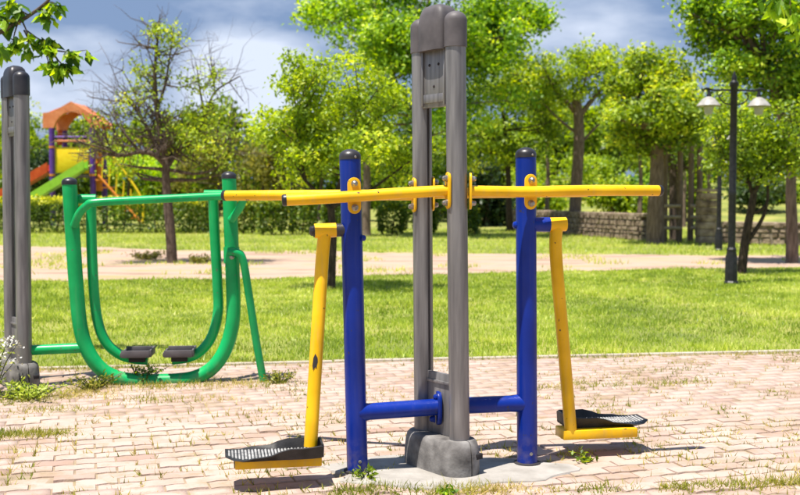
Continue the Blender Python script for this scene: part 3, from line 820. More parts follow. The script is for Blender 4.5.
# ================================================================== TREES
def tree(name, label, base_uv, trunk_uv, r0, r1, lobes, leaf, L, W, per=26, clumps=60, clump_r=0.16, bark='bark', limbs=(), D=None, group=None, cat='tree', tint=(0.5, 0.22), shell=0.45, skirt=0.0, twigs=True, seed=1, up=0.6, topyellow=0.0, zbase=-0.02, branchy=0, sub=5):
    """trunk_uv: photo points of the trunk; lobes: (u, v, ru, rv[, depth offset]) in photo pixels at the tree's depth"""
    r = np.random.default_rng(seed)
    global rng
    rng = r
    b = G(*base_uv)
    D = D or b.y
    b = P(base_uv[0], base_uv[1], D); b.z = float(hill(b.x, b.y)) if zbase is None else zbase
    t = thing(name, b, label, cat, group)
    k = D / F
    tp = [b - Z * 0.1] + [P(u, v, D + dd) for (u, v, *dd_) in trunk_uv for dd in [(dd_[0] if dd_ else 0)]]
    path = smooth_path(tp, 5)
    nP = len(path)
    rad = [r0 * (1.35 if i == 0 else 1) * (1 - i / (nP - 1)) + r1 * (i / (nP - 1)) for i in range(nP)]
    wood = MB().tube(path, rad, 12)
    nodes = [(p, rr) for p, rr in zip(path[nP // 3:], rad[nP // 3:])]
    for pts, ra, rb in limbs:
        lp = smooth_path([P(q[0], q[1], D + (q[2] if len(q) > 2 else 0)) for q in pts], 5)
        rr = [ra + (rb - ra) * i / (len(lp) - 1) for i in range(len(lp))]
        wood.tube(lp, rr, 8)
        nodes += list(zip(lp[2:], rr[2:]))
    fine = MB()
    for lev, cnt in ((0, branchy), (1, branchy * 3), (2, branchy * 5)):      # successive orders of bare branches
        pool = list(nodes[nP // 2:]) if lev == 0 else list(new)
        new = []
        for _ in range(cnt):
            s0, rr = pool[r.integers(len(pool))]
            ln = (0.62, 0.38, 0.22)[lev] * r.uniform(.5, 1.3)
            out_ = Vector((s0.x - b.x, (s0.y - b.y), 0)) * 0.6
            d_ = (Vector(r.normal(0, 1, 3)) + out_ + Z * 0.55).normalized()
            e0 = s0 + d_ * ln
            if e0.z < P(0, 178, D).z: continue
            lp = [s0, s0.lerp(e0, .5) + Vector(r.normal(0, .07, 3)) * ln, e0 + Z * .06 * ln]
            ra = min(rr * .7, (0.016, 0.009, 0.005)[lev])
            fine.tube(lp, [ra, ra * .75, ra * .45], 4, cap=False)
            new += [(p_, ra * .7) for p_ in lp[1:]] + [(lp[0].lerp(lp[1], .6), ra * .8)]
    if branchy: tag(fine.build('branchlets', M[bark], t, smooth=None), None, kind='stuff')
    LB = []
    if sub > 1:                                             # break every lobe of the crown into smaller ragged ones
        fin = []
        for lb in lobes:
            for _ in range(sub):
                a_, q_ = r.uniform(0, 6.283), r.uniform(0.25, 0.78)
                sc = r.uniform(0.36, 0.62)
                fin.append((lb[0] + math.cos(a_) * q_ * lb[2], lb[1] + math.sin(a_) * q_ * lb[3], lb[2] * sc * r.uniform(.8, 1.3), lb[3] * sc * r.uniform(.7, 1.1), (lb[4] if len(lb) > 4 else 0) + r.normal(0, .5) * lb[2] * k))
        lobes = fin
    for lb in lobes:
        u, v, ru, rv = lb[:4]; dd = lb[4] if len(lb) > 4 else 0
        c = P(u, v, D + dd)
        LB.append((np.array(c), np.array([ru * k, max(ru, rv) * k * 0.85, rv * k]), ru * rv))
    wsum = sum(x[2] for x in LB)
    # limbs towards each lobe
    tops = [p for p, _ in nodes]
    for c, rd, w in LB:
        for _ in range(1 if sub > 1 else 2):
            d_ = unit(r.normal(size=3)); tgt = Vector(c + d_ * rd * 0.55)
            i = min(range(len(tops)), key=lambda q_: (tops[q_] - tgt).length + max(0, tops[q_].z - tgt.z + 0.1) * 2)
            s0, rr = nodes[i]
            mid = s0.lerp(tgt, 0.5) + Vector(r.normal(0, 0.08, 3)) * (tgt - s0).length - Z * 0.05 * (tgt - s0).length
            lp = smooth_path([s0, mid, tgt], 5)
            ra = min(rr * 0.6, 0.05 + 0.02 * r0 / 0.1)
            rs = [max(0.006, ra * (1 - 0.8 * q_ / (len(lp) - 1))) for q_ in range(len(lp))]
            wood.tube(lp, rs, 6)
            nodes += list(zip(lp[1:], rs[1:]))
    nv = np.array([list(p) for p, _ in nodes])
    pts_l, tn, nbl = [], [], []
    cmid = np.mean([c for c, _, _ in LB], 0)
    tw = MB()
    for c, rd, w in LB:
        n = max(4, int(clumps * w / wsum))
        d_ = unit(r.normal(size=(n, 3)))
        rr = (shell + (1 - shell) * r.random(n) ** 0.6) * r.uniform(0.82, 1.12, n)
        cl = c + d_ * rd * rr[:, None]
        for q_ in range(n):
            if cl[q_][2] < 0.05: cl[q_][2] = 0.05 + 0.2 * r.random()
            if twigs:
                i = np.argmin(((nv - cl[q_]) ** 2).sum(1) + 3 * np.maximum(0, nv[:, 2] - cl[q_][2]) ** 2)
                s0 = Vector(nv[i]); e0 = Vector(cl[q_])
                ra = min(nodes[i][1] * 0.5, 0.012 + r0 * 0.03)
                m0 = s0.lerp(e0, 0.55) - Z * 0.06 * (e0 - s0).length + Vector(r.normal(0, 0.06, 3)) * (e0 - s0).length
                tw.tube([s0, m0, e0], [ra, ra * 0.7, ra * 0.25], 4, cap=False)
            m_ = max(3, int(per * r.uniform(0.5, 1.5)))
            g_ = r.normal(size=(m_, 3)) * clump_r * np.array([1, 1, 0.7])
            pts_l.append(cl[q_] + g_)
            nb_ = unit(unit(cl[q_] - cmid) * 0.5 + r.normal(0, 0.55, 3) + np.array([0, 0, 0.5])); nbl.append(np.repeat(nb_[None], m_, 0))
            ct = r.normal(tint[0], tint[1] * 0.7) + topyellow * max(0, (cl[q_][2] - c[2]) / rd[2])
            tn.append(ct + r.normal(0, tint[1] * 0.6, m_))
    pl = np.concatenate(pts_l); tnn = np.concatenate(tn)
    ok = pl[:, 2] > 0.02
    v, f, ti = leaf_geo(pl[ok], L, W, tnn[ok], up=up, nb=np.concatenate(nbl)[ok])
    if r0 > 0:
        wood.build('trunk', M[bark], t, smooth=60)
        if twigs: tag(tw.build('twigs', M[bark], t, smooth=None), None, kind='stuff')
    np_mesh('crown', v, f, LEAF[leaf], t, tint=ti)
    return t

# left half-bare tree
tree('half_bare_tree', 'half-bare spreading tree with thin branches and sparse leaves on the dirt strip', (172, 262),
     [(171, 240), (168, 205), (166, 180), (166, 163)], 0.10, 0.065,
     [(165, 125, 50, 38), (115, 135, 32, 30), (215, 125, 34, 36), (160, 90, 30, 28), (200, 150, 44, 24), (130, 160, 38, 20), (160, 45, 10, 32), (160, 25, 7, 12), (172, 40, 7, 16), (215, 90, 16, 22), (140, 80, 20, 20), (228, 155, 24, 22), (100, 150, 20, 14), (205, 80, 20, 26), (125, 105, 22, 20)], 'yg', 0.07, 0.042, per=11, clumps=400, clump_r=0.11, bark='bark', sub=4, shell=0.2, seed=5, tint=(0.5, 0.25), branchy=130,
     limbs=[([(166, 165), (155, 155, -.1), (140, 152, -.2), (118, 156, -.3), (96, 150, -.3)], 0.06, 0.015),
            ([(167, 165), (162, 140), (157, 110), (155, 70), (158, 35), (160, 14)], 0.065, 0.008),
            ([(167, 166), (180, 148, .2), (194, 140, .3), (205, 118, .3), (215, 92, .3), (240, 76, .3)], 0.06, 0.010),
            ([(160, 150), (148, 130, .3), (135, 105, .4), (122, 92, .4)], 0.04, 0.008),
            ([(157, 110), (165, 85), (170, 55), (174, 28)], 0.03, 0.006),
            ([(194, 140, .3), (215, 145, .1), (240, 138, 0)], 0.035, 0.008),
            ([(118, 156, -.3), (100, 140, -.3), (90, 115, -.3)], 0.025, 0.006),
            ([(205, 118, .3), (200, 90, .3), (196, 62, .3)], 0.025, 0.006),
            ([(140, 152, -.2), (122, 130, -.3), (108, 108, -.3)], 0.03, 0.006),
            ([(155, 90), (140, 70, .2), (128, 55, .2)], 0.02, 0.005),
            ([(215, 92, .3), (212, 75, .3), (205, 55, .3)], 0.015, 0.005)])
# yellow-green tree behind the left blue post
tree('young_tree', 'bushy yellow-green young tree on the lawn behind the left blue post', (331, 288),
     [(332, 262), (333, 235), (331, 208)], 0.055, 0.045,
     [(330, 100, 55, 42), (285, 125, 32, 34), (375, 105, 40, 40), (305, 85, 30, 28), (350, 150, 50, 34), (300, 165, 36, 22), (395, 150, 26, 34), (345, 75, 40, 18)], 'yg', 0.062, 0.036, per=34, clumps=430, clump_r=0.085, bark='bark_dark', seed=8, topyellow=0.15, tint=(0.52, 0.22),
     limbs=[([(331, 210), (320, 195), (305, 180), (292, 160), (272, 150)], 0.03, 0.008), ([(331, 210), (338, 188), (345, 165), (352, 130)], 0.035, 0.008),
            ([(332, 208), (350, 197), (370, 190), (395, 172), (412, 160)], 0.028, 0.008), ([(305, 180), (300, 150), (295, 120)], 0.02, 0.006)])
# tall vivid tree behind the mast
tree('tall_tree', 'tall vivid green tree with a pinkish trunk towering behind the grey mast', (366, 236),
     [(366, 215), (367, 180), (368, 140), (385, 90), (410, 45)], 0.15, 0.06,
     [(395, 20, 70, 46), (345, 18, 42, 26), (460, 30, 60, 45), (500, 70, 42, 40), (430, 95, 60, 45), (505, 15, 34, 30), (440, -20, 80, 30), (385, 70, 45, 34), (535, 18, 18, 10), (320, 14, 16, 10)], 'viv', 0.14, 0.085, per=54, clumps=640, clump_r=0.22, bark='bark_pale', seed=12, tint=(0.54, 0.27), topyellow=0.12)
tree('slender_tree', 'slender dark-stemmed leafy tree standing behind the right blue post', (510, 231),
     [(509, 205), (508, 170), (505, 130), (500, 95)], 0.12, 0.05,
     [(500, 105, 40, 42), (535, 110, 30, 40), (475, 135, 30, 36), (515, 150, 34, 24), (520, 75, 30, 30)], 'mid', 0.14, 0.085, per=34, clumps=320, clump_r=0.2, bark='bark_dark', seed=14, tint=(0.5, 0.24))
tree('pollard_tree', 'pollarded round-headed tree with a stout bare trunk in front of the stone wall', (573, 234),
     [(575, 210), (577, 175), (579, 140), (578, 112), (574, 92)], 0.20, 0.14,
     [(560, 70, 34, 30), (600, 72, 30, 28), (578, 55, 34, 18), (545, 95, 22, 24), (615, 92, 20, 22)], 'yg', 0.13, 0.08, per=34, clumps=200, clump_r=0.17, bark='bark_pale', seed=16, tint=(0.42, 0.25), topyellow=0.3,
     limbs=[([(578, 115), (565, 100), (552, 84), (545, 70)], 0.09, 0.03), ([(578, 118), (592, 100), (604, 85), (612, 70)], 0.09, 0.03), ([(579, 135), (560, 120), (545, 105)], 0.05, 0.02), ([(578, 105), (585, 80), (590, 60)], 0.06, 0.02), ([(579, 145), (595, 128), (612, 112)], 0.05, 0.02)])
tree('thick_trunk_tree', 'leafy tree with a thick grey-brown trunk beside the wooden ladder', (655, 243),
     [(655, 220), (656, 190), (657, 160), (655, 130)], 0.23, 0.14,
     [(640, 95, 36, 34), (675, 95, 36, 36), (655, 70, 40, 20), (628, 125, 22, 24), (680, 130, 34, 28), (650, 135, 30, 22)], 'mid', 0.13, 0.08, per=36, clumps=350, clump_r=0.17, bark='bark_pale', seed=18, tint=(0.5, 0.25), topyellow=0.25)
tree('straight_trunk_tree', 'vivid green tree with a straight pale trunk, rightmost beyond the small forked tree', (792, 262),
     [(792, 235), (791, 200), (790, 160), (780, 110), (765, 60)], 0.115, 0.06,
     [(720, 30, 38, 40), (760, 20, 50, 44), (800, 40, 40, 50), (700, 15, 22, 26), (740, 70, 40, 26), (790, 95, 36, 34), (745, -20, 60, 26), (830, 80, 40, 50)], 'viv', 0.095, 0.062, per=40, clumps=520, clump_r=0.125, bark='bark_pale', seed=21, tint=(0.52, 0.27), topyellow=0.15)
tree('forked_tree', 'small tree with a forked leaning trunk just behind the double lamp post', (741, 272),
     [(744, 250), (748, 225), (752, 205), (754, 190)], 0.075, 0.05,
     [(755, 130, 40, 34), (715, 150, 26, 28), (790, 130, 30, 36), (740, 165, 28, 18), (720, 115, 30, 24), (775, 160, 26, 20)], 'yg', 0.075, 0.045, per=26, clumps=230, clump_r=0.115, bark='bark_dark', seed=23, tint=(0.42, 0.26),
     limbs=[([(750, 215), (766, 205), (768, 185)], 0.03, 0.02), ([(753, 198), (748, 180), (736, 165), (725, 158)], 0.035, 0.012), ([(754, 192), (765, 172), (778, 160), (800, 148)], 0.04, 0.015), ([(745, 245), (757, 228), (765, 212), (768, 195)], 0.04, 0.02)])
for u_, vb_, vt_, rr_s, lab_ in ((708, 226, 140, 0.09, 'slim bare-stemmed tree rising behind the stone pillar'), (684, 227, 138, 0.08, 'slim tree stem seen between the two wooden ladders'), (640, 228, 140, 0.10, 'slim tree stem behind the wall left of the thick trunk'), (547, 229, 120, 0.09, 'slim tree stem between the right blue post and the pollarded tree')):
    tree('slim_tree', lab_, (u_, vb_), [(u_, vb_ - 25), (u_ + 1, (vb_ + vt_) / 2), (u_ - 1, vt_)], rr_s, rr_s * .6, [(u_, vt_ - 8, 20, 16), (u_ + 8, vt_ + 10, 16, 10)], 'mid', 0.13, 0.08, per=28, clumps=50, clump_r=0.2, bark='bark_pale', seed=int(u_), tint=(0.5, 0.25), sub=3)
tree('twin_tree', 'dark-trunked leafy tree growing between the wooden ladders', (675, 240),
     [(674, 215), (673, 185), (672, 150), (675, 115)], 0.15, 0.09,
     [(690, 120, 40, 30), (665, 150, 30, 18), (705, 150, 30, 24)], 'mid', 0.12, 0.075, per=26, clumps=120, clump_r=0.22, bark='bark', seed=25, tint=(0.45, 0.25))

# trees and bushes of the background, foliage down to the ground
bg = [
    ('background_bush', 'bright green bushy tree behind the hedge, left of the playground tower', 8, 50, [(14, 135, 34, 40), (36, 132, 16, 34), (30, 170, 30, 30), (-15, 130, 30, 40)], 'yg', 0.5),
    ('background_bush', 'dark evergreen bush behind the playground tower', 38, 46, [(36, 165, 20, 30), (46, 180, 24, 20)], 'drk', 0.5),
    ('background_bush', 'light green feathery bush behind the stair of the playground tower', 128, 47, [(125, 175, 30, 20), (150, 180, 24, 18)], 'viv', 0.75),
    ('background_bush', 'olive scrubby tree behind the half-bare tree', 218, 52, [(215, 160, 36, 34), (245, 165, 26, 30), (185, 170, 26, 26)], 'olv', 0.45),
    ('background_bush', 'brownish olive tree left of the bushy yellow-green tree', 262, 50, [(262, 155, 30, 36), (285, 160, 26, 34)], 'olv', 0.55),
    ('background_bush', 'mid green tree filling the gap under the bushy yellow-green tree', 320, 47, [(320, 175, 34, 26), (350, 170, 30, 30)], 'mid', 0.4),
    ('background_bush', 'dark green tree behind the grey mast', 430, 45, [(425, 150, 36, 44), (400, 175, 26, 30), (455, 170, 30, 30)], 'mid', 0.3),
    ('background_bush', 'nearly black conifer bush right of the grey mast', 488, 40, [(488, 190, 20, 36), (478, 205, 22, 24), (500, 210, 18, 20)], 'drk', 0.35),
    ('background_bush', 'sunny yellow-green thicket beyond the left end of the stone wall', 548, 52, [(545, 165, 36, 34), (575, 175, 30, 26), (530, 150, 26, 34)], 'yg', 0.5),
    ('background_bush', 'yellow-green thicket between the pollarded tree and the thick-trunked tree', 615, 55, [(612, 155, 34, 38), (640, 170, 28, 24)], 'yg', 0.45),
    ('background_bush', 'green thicket on the bank behind the wooden ladders', 690, 56, [(690, 160, 40, 34), (660, 165, 30, 30)], 'viv', 0.4),
    ('background_bush', 'dark low bush on the bank behind the forked tree', 760, 55, [(752, 170, 30, 22), (785, 160, 30, 28), (735, 178, 20, 14)], 'mid', 0.35),
    ('background_bush', 'low sunny bush just behind the left end of the stone wall', 545, 42, [(545, 200, 20, 14), (530, 203, 16, 12)], 'yg', 0.55),
    ('background_bush', 'low green bush behind the stone wall right of the pollarded trunk', 612, 41, [(608, 200, 20, 14), (628, 203, 16, 12)], 'mid', 0.55),
    ('background_bush', 'green bush behind the stone wall beside the thick trunk', 640, 43, [(638, 196, 14, 18), (646, 185, 12, 16)], 'viv', 0.45),
    ('background_bush', 'leafy bush seen between the two wooden ladders', 684, 42, [(684, 198, 14, 20), (684, 178, 12, 14)], 'yg', 0.5),
    ('background_bush', 'dark shrub on the bank right of the double lamp post', 752, 46, [(750, 196, 16, 10), (768, 192, 14, 9)], 'drk', 0.7),
    ('background_bush', 'green shrub on the bank between the forked and the straight trunk', 780, 50, [(778, 196, 16, 10)], 'mid', 0.5),
    ('background_bush', 'light green tree on the bank by the straight-trunked tree', 800, 62, [(790, 130, 40, 40), (825, 150, 30, 40), (745, 125, 36, 34)], 'viv', 0.5),
]
for i, (nm, lab, u, D, lobes, leaf, tm) in enumerate(bg):
    vb = 196 + CAM_H * F / D
    low = [(lb[0], vb - 12, lb[2], 14, 0.6) for lb in lobes] if D < 54 and u < 520 else []
    zb_ = float(hill(np.array(P(u, vb, D).x), np.array(D)))
    tree(nm, lab, (u, vb), [(u, vb - 20), (u + 2, vb - 45)], 0.14, 0.06, lobes + low, leaf, 0.19, 0.12, per=30, clumps=170, clump_r=0.30, D=D, sub=3, seed=40 + i, tint=(tm, 0.24), twigs=False, shell=0.35, cat='tree' if 'tree' in lab.split(' behind')[0] else 'bush', zbase=zb_)

# far wood closing the view
def leaf_mass(name, boxes, n, leaf, L, W, seed, tint, label, cat=None, parent=None):
    r = np.random.default_rng(seed); pts, tn = [], []
    for (c, rd, w) in boxes:
        m = int(n * w); d_ = unit(r.normal(size=(m, 3)))
        rr = 0.55 + 0.45 * r.random(m) + 0.07 * np.sin(d_[:, 0] * 9 + c[0]) + 0.07 * np.sin(d_[:, 2] * 11 + c[0] * 2)
        pts.append(np.array(c) + d_ * np.array(rd) * rr[:, None]); tn.append(r.normal(tint, 0.24, m))
    global rng
    rng = r
    p = np.concatenate(pts); t = np.concatenate(tn); ok = p[:, 2] > 0.02
    v, f, ti = leaf_geo(p[ok], L, W, t[ok])
    return np_mesh(name, v, f, LEAF[leaf], parent, tint=ti)
boxes = []
rr_ = random.Random(3)
for i in range(46):
    x = -42 + i * 1.95 + rr_.uniform(-.6, .6); y = rr_.uniform(66, 74)
    h = rr_.uniform(4.2, 6.2) if x < -2 else rr_.uniform(3.4, 5.0)
    boxes.append(((x, y, h * 0.55 + float(hill(np.array(x), np.array(y)))), (rr_.uniform(1.6, 2.6), 1.6, h * 0.62), 1 / 46))
tag(leaf_mass('woodland', boxes, 90000, 'yg', 0.44, 0.3, 77, 0.30, None), 'far green wood closing the view', kind='stuff')

# ================================================================== HEDGE AND SHRUBS
def clipped(name, label, x0, x1, y0, y1, h, n, leaf, tint, cat, group=None, roundness=0.0, top=0.0, L=0.075, W=0.045, seed=1):
    """foliage block with stems: leaves fill the outer shell of the form"""
    r = np.random.default_rng(seed)
    global rng
    rng = r
    c = Vector(((x0 + x1) / 2, (y0 + y1) / 2, -0.02))
    t = thing(name, c, label, cat, group)
    m = n
    q = r.uniform(-1, 1, (m, 3))
    face = r.integers(0, 5, m); sg = r.choice([-1, 1], m)
    for i, a in enumerate((0, 1, 1, 2, 2)):
        s_ = face == i
        q[s_, a] = (sg[s_] if a != 2 else np.where(r.random(s_.sum()) < .9, 1, sg[s_])) * (1 - 0.28 * r.random(s_.sum()) ** 2)
    if roundness:
        d_ = unit(q) * np.abs(q).max(1, keepdims=True)
        q = q * (1 - roundness) + d_ * roundness
    bump = 1 + 0.07 * np.sin(q[:, 0] * (x1 - x0) * 4 + seed) + 0.06 * np.sin(q[:, 0] * (x1 - x0) * 11 + q[:, 1] * 5)
    p = np.stack([c.x + q[:, 0] * (x1 - x0) / 2 * (1.04 if roundness else 1), c.y + q[:, 1] * (y1 - y0) / 2 * bump, h * (0.5 + 0.5 * q[:, 2] * bump)], -1)
    p += r.normal(0, 0.04, p.shape)
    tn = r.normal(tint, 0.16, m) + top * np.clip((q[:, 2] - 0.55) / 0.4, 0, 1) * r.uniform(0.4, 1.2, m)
    ok = p[:, 2] > 0.0
    v, f, ti = leaf_geo(p[ok], L, W, tn[ok])
    np_mesh('foliage', v, f, LEAF[leaf], t, tint=ti)
    st = MB()
    for k in range(max(3, int((x1 - x0) * 2))):
        sx = x0 + (x1 - x0) * (k + .5) / max(3, int((x1 - x0) * 2))
        st.tube([(sx, c.y, -0.1), (sx + r.uniform(-.1, .1), c.y + r.uniform(-.1, .1), h * 0.7)], [0.03, 0.012], 5)
    tag(st.build('stems', M['bark_dark'], t, smooth=60), None, kind='stuff')
    # inner twig mass keeps light from passing straight through
    return t
def px(u, D): return (u - 400) / F * D
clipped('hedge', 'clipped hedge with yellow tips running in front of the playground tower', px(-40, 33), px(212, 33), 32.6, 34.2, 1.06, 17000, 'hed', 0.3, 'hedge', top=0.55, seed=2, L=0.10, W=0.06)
sh = [(243, 22, 32.5, 1.0), (272, 22, 31.5, 1.0), (302, 24, 31.8, 1.05), (335, 20, 32.2, 1.0), (392, 24, 31.5, 0.95), (425, 20, 32.4, 0.9), (465, 24, 31.0, 0.85)]
names = ['right of the hedge end', 'left of the bushy yellow-green tree', 'behind the pivot of the left swing arm', 'beside the pinkish trunk', 'between the left blue post and the grey mast', 'behind the grey mast', 'right of the grey mast']
for i, (u, w, D, h) in enumerate(sh):
    x = px(u, D); hw = w * 0.62 / F * D
    clipped('clipped_shrub', 'round clipped green shrub ' + names[i], x - hw, x + hw, D - hw, D + hw, h, 2200, 'hed', 0.38, 'shrub', 'round clipped shrubs', roundness=0.6, top=0.22, seed=60 + i, L=0.10, W=0.06)

# ================================================================== STONE WALL, PILLAR, LADDERS
def wall_run(label, A, B, h, th, seed):
    r = random.Random(seed); A = Vector(A); B = Vector(B); A.z = B.z = -0.02
    t = thing('stone_wall', (A + B) / 2, label, 'wall')
    dx = (B - A).normalized(); dn = Vector((-dx.y, dx.x, 0)); Ln = (B - A).length
    MB().box((A + B) / 2 + Z * (h / 2 - .05), dx * Ln / 2, dn * (th / 2 - .03), Z * (h / 2)).build('wall_core', M['mortar'], t)
    stn = MB(); z = 0.0; row = 0
    while z < h - 0.02:
        hh = r.uniform(0.09, 0.2); x = r.uniform(-0.15, 0)
        while x < Ln:
            w = r.uniform(0.13, 0.40)
            for s in (-1,):
                c = A + dx * (x + w / 2) + dn * s * (th / 2 - 0.02 + r.uniform(-.015, .02)) + Z * (z + hh / 2)
                j = lambda: r.uniform(0.70, 1.06)
                vs_ = []
                for yy, sc in ((-0.05, 1.0), (0.05, 0.86)):
                    for (ax, az) in ((-1, -1), (1, -1), (1, 1), (-1, 1)):
                        vs_.append(c + dx * ax * (w / 2 - .012) * j() * sc + Z * az * (hh / 2 - .01) * j() * sc + dn * s * yy)
                stn.add(vs_, [(3, 2, 1, 0), (4, 5, 6, 7), (0, 1, 5, 4), (1, 2, 6, 5), (2, 3, 7, 6), (3, 0, 4, 7)])
            x += w
        z += hh; row += 1
    tag(stn.build('wall_stones', M['stone'], t, smooth=None), None, kind='stuff')
    x = 0; 
    while x < Ln:
        w = r.uniform(0.5, 0.8)
        MB().box(A + dx * min(x + w / 2, Ln) + Z * (h + r.uniform(.0, .02)), dx * (w / 2 - .008), dn * (th / 2 + .03), Z * 0.045).build('coping_stone', M['stone'], t, bevel=0.012, seg=1)
        x += w
    return t
wall_run('low rough stone wall behind the pollarded tree', G(515, 229.5), G(648, 240), 0.66, 0.4, 5)
wall_run('low stone wall at the foot of the bank right of the stone pillar', G(722, 243), G(860, 246), 0.50, 0.4, 6)
g = G(709, 243.5)
t = thing('stone_pillar', (g.x, g.y, -0.02), 'squat brown stone pillar at the end of the low wall', 'pillar')
r6 = random.Random(9)
for i in range(7):
    zz = 0.02 + i * 0.178
    MB().box((g.x + r6.uniform(-.01, .01), g.y + .2, zz + 0.085 - .02), Vector((0.225 + r6.uniform(-.01, .01), 0, 0)), Vector((0, 0.22, 0)), Z * 0.085).build('stone_course', M['stone'], t, bevel=0.015)
MB().box((g.x, g.y + .2, 1.30), Vector((0.25, 0, 0)), Vector((0, 0.25, 0)), Z * 0.04).build('capstone', M['stone'], t, bevel=0.012)
def ladder(label, u0, u1, vb, vt, rungs, r):
    g0, g1 = G(u0, vb), G(u1, vb)
    D = (g0.y + g1.y) / 2
    t = thing('wooden_ladder', ((g0.x + g1.x) / 2, D, -0.02), label, 'ladder', 'wooden climbing ladders')
    for g_ in (g0, g1):
        top = P(0, vt, D).z
        MB().tube([(g_.x, D, -0.1), (g_.x + .01, D, top * .5), (g_.x, D, top)], [r * 1.06, r, r * .9], 10).build('post', M['log'], t, smooth=50)
    for v in rungs:
        z = P(0, v, D).z
        MB().tube([(g0.x - .02, D - r * .9, z), (g1.x + .02, D - r * .9, z)], 0.045, 8).build('rung', M['rung'], t, smooth=50)
    return t
ladder('wooden climbing ladder with pale rungs beside the thick grey-brown trunk', 664, 679, 242, 140, (206, 217, 228), 0.075)
ladder('wooden climbing ladder with pale rungs left of the stone pillar', 690, 698.5, 241.5, 138, (206, 217, 228), 0.075)

# ================================================================== PLAYGROUND TOWER
DP = 41.0
def pp(u, v, off=0.0): return P(u, v, DP + off)
g = pp(72, 228)
pg = thing('playground_tower', (g.x, g.y, -0.02), 'playground tower with purple posts, orange arched roof, yellow panel and lime slide', 'playground tower')
S = F / DP
xl, xr = pp(52, 150).x, pp(92.5, 150).x
yf, yb = DP, DP + 1.6
for x in (xl, xr):
    for y in (yf, yb):
        MB().tube([(x, y, -0.1), (x, y, P(0, 128, DP).z)], 0.11, 14).build('post', M['purple'], pg)
        for vz in (147, 175):
            MB().tube([(x, y, P(0, vz, DP).z - .04), (x, y, P(0, vz, DP).z + .04)], 0.122, 14).build('post_ring', M['porange'], pg)
def arch(y):
    out_ = [(43.5, 128), (43.5, 113), (52, 112), (60, 108), (71.5, 101.5), (83, 108.5), (92, 114), (101, 122), (101, 128), (94, 128)]
    inn = [(91, 128), (88, 121), (83, 115.5), (77, 112.5), (71, 111.8), (65, 113), (60, 117), (56.5, 122), (54, 128)]
    a = [pp(u, v) for u, v in out_]; b = [pp(u, v) for u, v in inn]
    ring = a + b
    mb = MB(); n = len(ring)
    for yy in (y - .09, y + .09):
        mb.v += [(p.x, yy, p.z) for p in ring]
    # outer strip between out and in, both sides
    o2 = [pp(*q_) for q_ in out_]
    na, nb_ = len(a), len(b)
    tri = [(0, 1, na + 8), (1, 2, na + 8), (2, na + 7, na + 8), (2, 3, na + 7), (3, na + 6, na + 7), (3, na + 5, na + 6), (3, 4, na + 5), (4, na + 4, na + 5), (4, na + 3, na + 4), (4, 5, na + 3), (5, na + 2, na + 3), (5, 6, na + 2), (6, na + 1, na + 2), (6, 7, na + 1), (7, na, na + 1), (7, 9, na), (7, 8, 9)]
    for tr_ in tri:
        mb.f.append(tr_); mb.f.append(tuple(i + n for i in tr_)[::-1])
    for i in range(n):
        j = (i + 1) % n
        mb.f.append((i, j, n + j, n + i))
    return mb
arch(yf).build('roof_arch', M['proof'], pg, smooth=25)
arch(yb).build('roof_arch', M['proof'], pg, smooth=25)
for (q0, q1) in (((43.5, 113), (71.5, 101.5)), ((71.5, 101.5), (101, 122))):
    a, b = pp(*q0), pp(*q1)
    MB().loft([[(a.x, yf + .1, a.z - .02), (b.x, yf + .1, b.z - .02), (b.x, yf + .1, b.z - .08), (a.x, yf + .1, a.z - .08)], [(a.x, yb - .1, a.z - .02), (b.x, yb - .1, b.z - .02), (b.x, yb - .1, b.z - .08), (a.x, yb - .1, a.z - .08)]]).build('roof_panel', M['proof'], pg)
zt_, zb_ = P(0, 147, DP).z, P(0, 173, DP).z
MB().box(((xl + xr) / 2 - .05, yf + .06, (zt_ + zb_) / 2), Vector(((xr - xl) / 2 - .12, 0, 0)), Vector((0, .04, 0)), Z * ((zt_ - zb_) / 2)).build('guard_panel', M['pyellow'], pg, bevel=0.02)
MB().box(((xl + xr) / 2, yb - .06, (zt_ + zb_) / 2), Vector(((xr - xl) / 2 - .12, 0, 0)), Vector((0, .04, 0)), Z * ((zt_ - zb_) / 2)).build('guard_panel', M['pyellow'], pg, bevel=0.02)
MB().box(((xl + xr) / 2, (yf + yb) / 2, P(0, 176, DP).z), Vector(((xr - xl) / 2 + .1, 0, 0)), Vector((0, .8, 0)), Z * 0.06).build('deck', M['pdeck'], pg)
for v in (137, 141):
    z = P(0, v, DP).z
    MB().tube([(xl, yf, z), (xr, yf, z)], 0.045, 10).build('cross_rail', M['purple'] if v == 137 else M['proof'], pg)
MB().tube([pp(60, 145, .8), pp(60, 130, .8)], 0.1, 12).build('chimney_post', M['pred'], pg)
def chute(pts, w, side, mat, name, h=0.34):
    rings = []
    for p in pts:
        q_ = Vector(p)
        rings.append([q_ + Vector((0, -w, h)), q_ + Vector((0, -w - .05, h)), q_ + Vector((0, -w - .05, -.06)), q_ + Vector((0, w + .05, -.06)), q_ + Vector((0, w + .05, h)), q_ + Vector((0, w, h)), q_ + Vector((0, w, 0)), q_ + Vector((0, -w, 0))])
    return MB().loft(rings).build(name, M[mat], pg, smooth=30)
a, b = pp(86, 168, -.5), pp(24, 206, -.5)
chute([a, a.lerp(b, .2), b, b + Vector((-.5, 0, -.03))], 0.26, 0, 'pgreen', 'slide', 0.30)
a, b = pp(50, 171, .6), pp(-6, 203, .6)
chute([a, a.lerp(b, .15), b, b + Vector((-.5, 0, -.03))], 0.28, 0, 'pred', 'slide', 0.34)
MB().box(pp(99, 172, .3), Vector((.13, 0, 0)), Vector((0, .05, 0)), Z * 0.75).build('stair_panel', M['porange'], pg, bevel=.02)
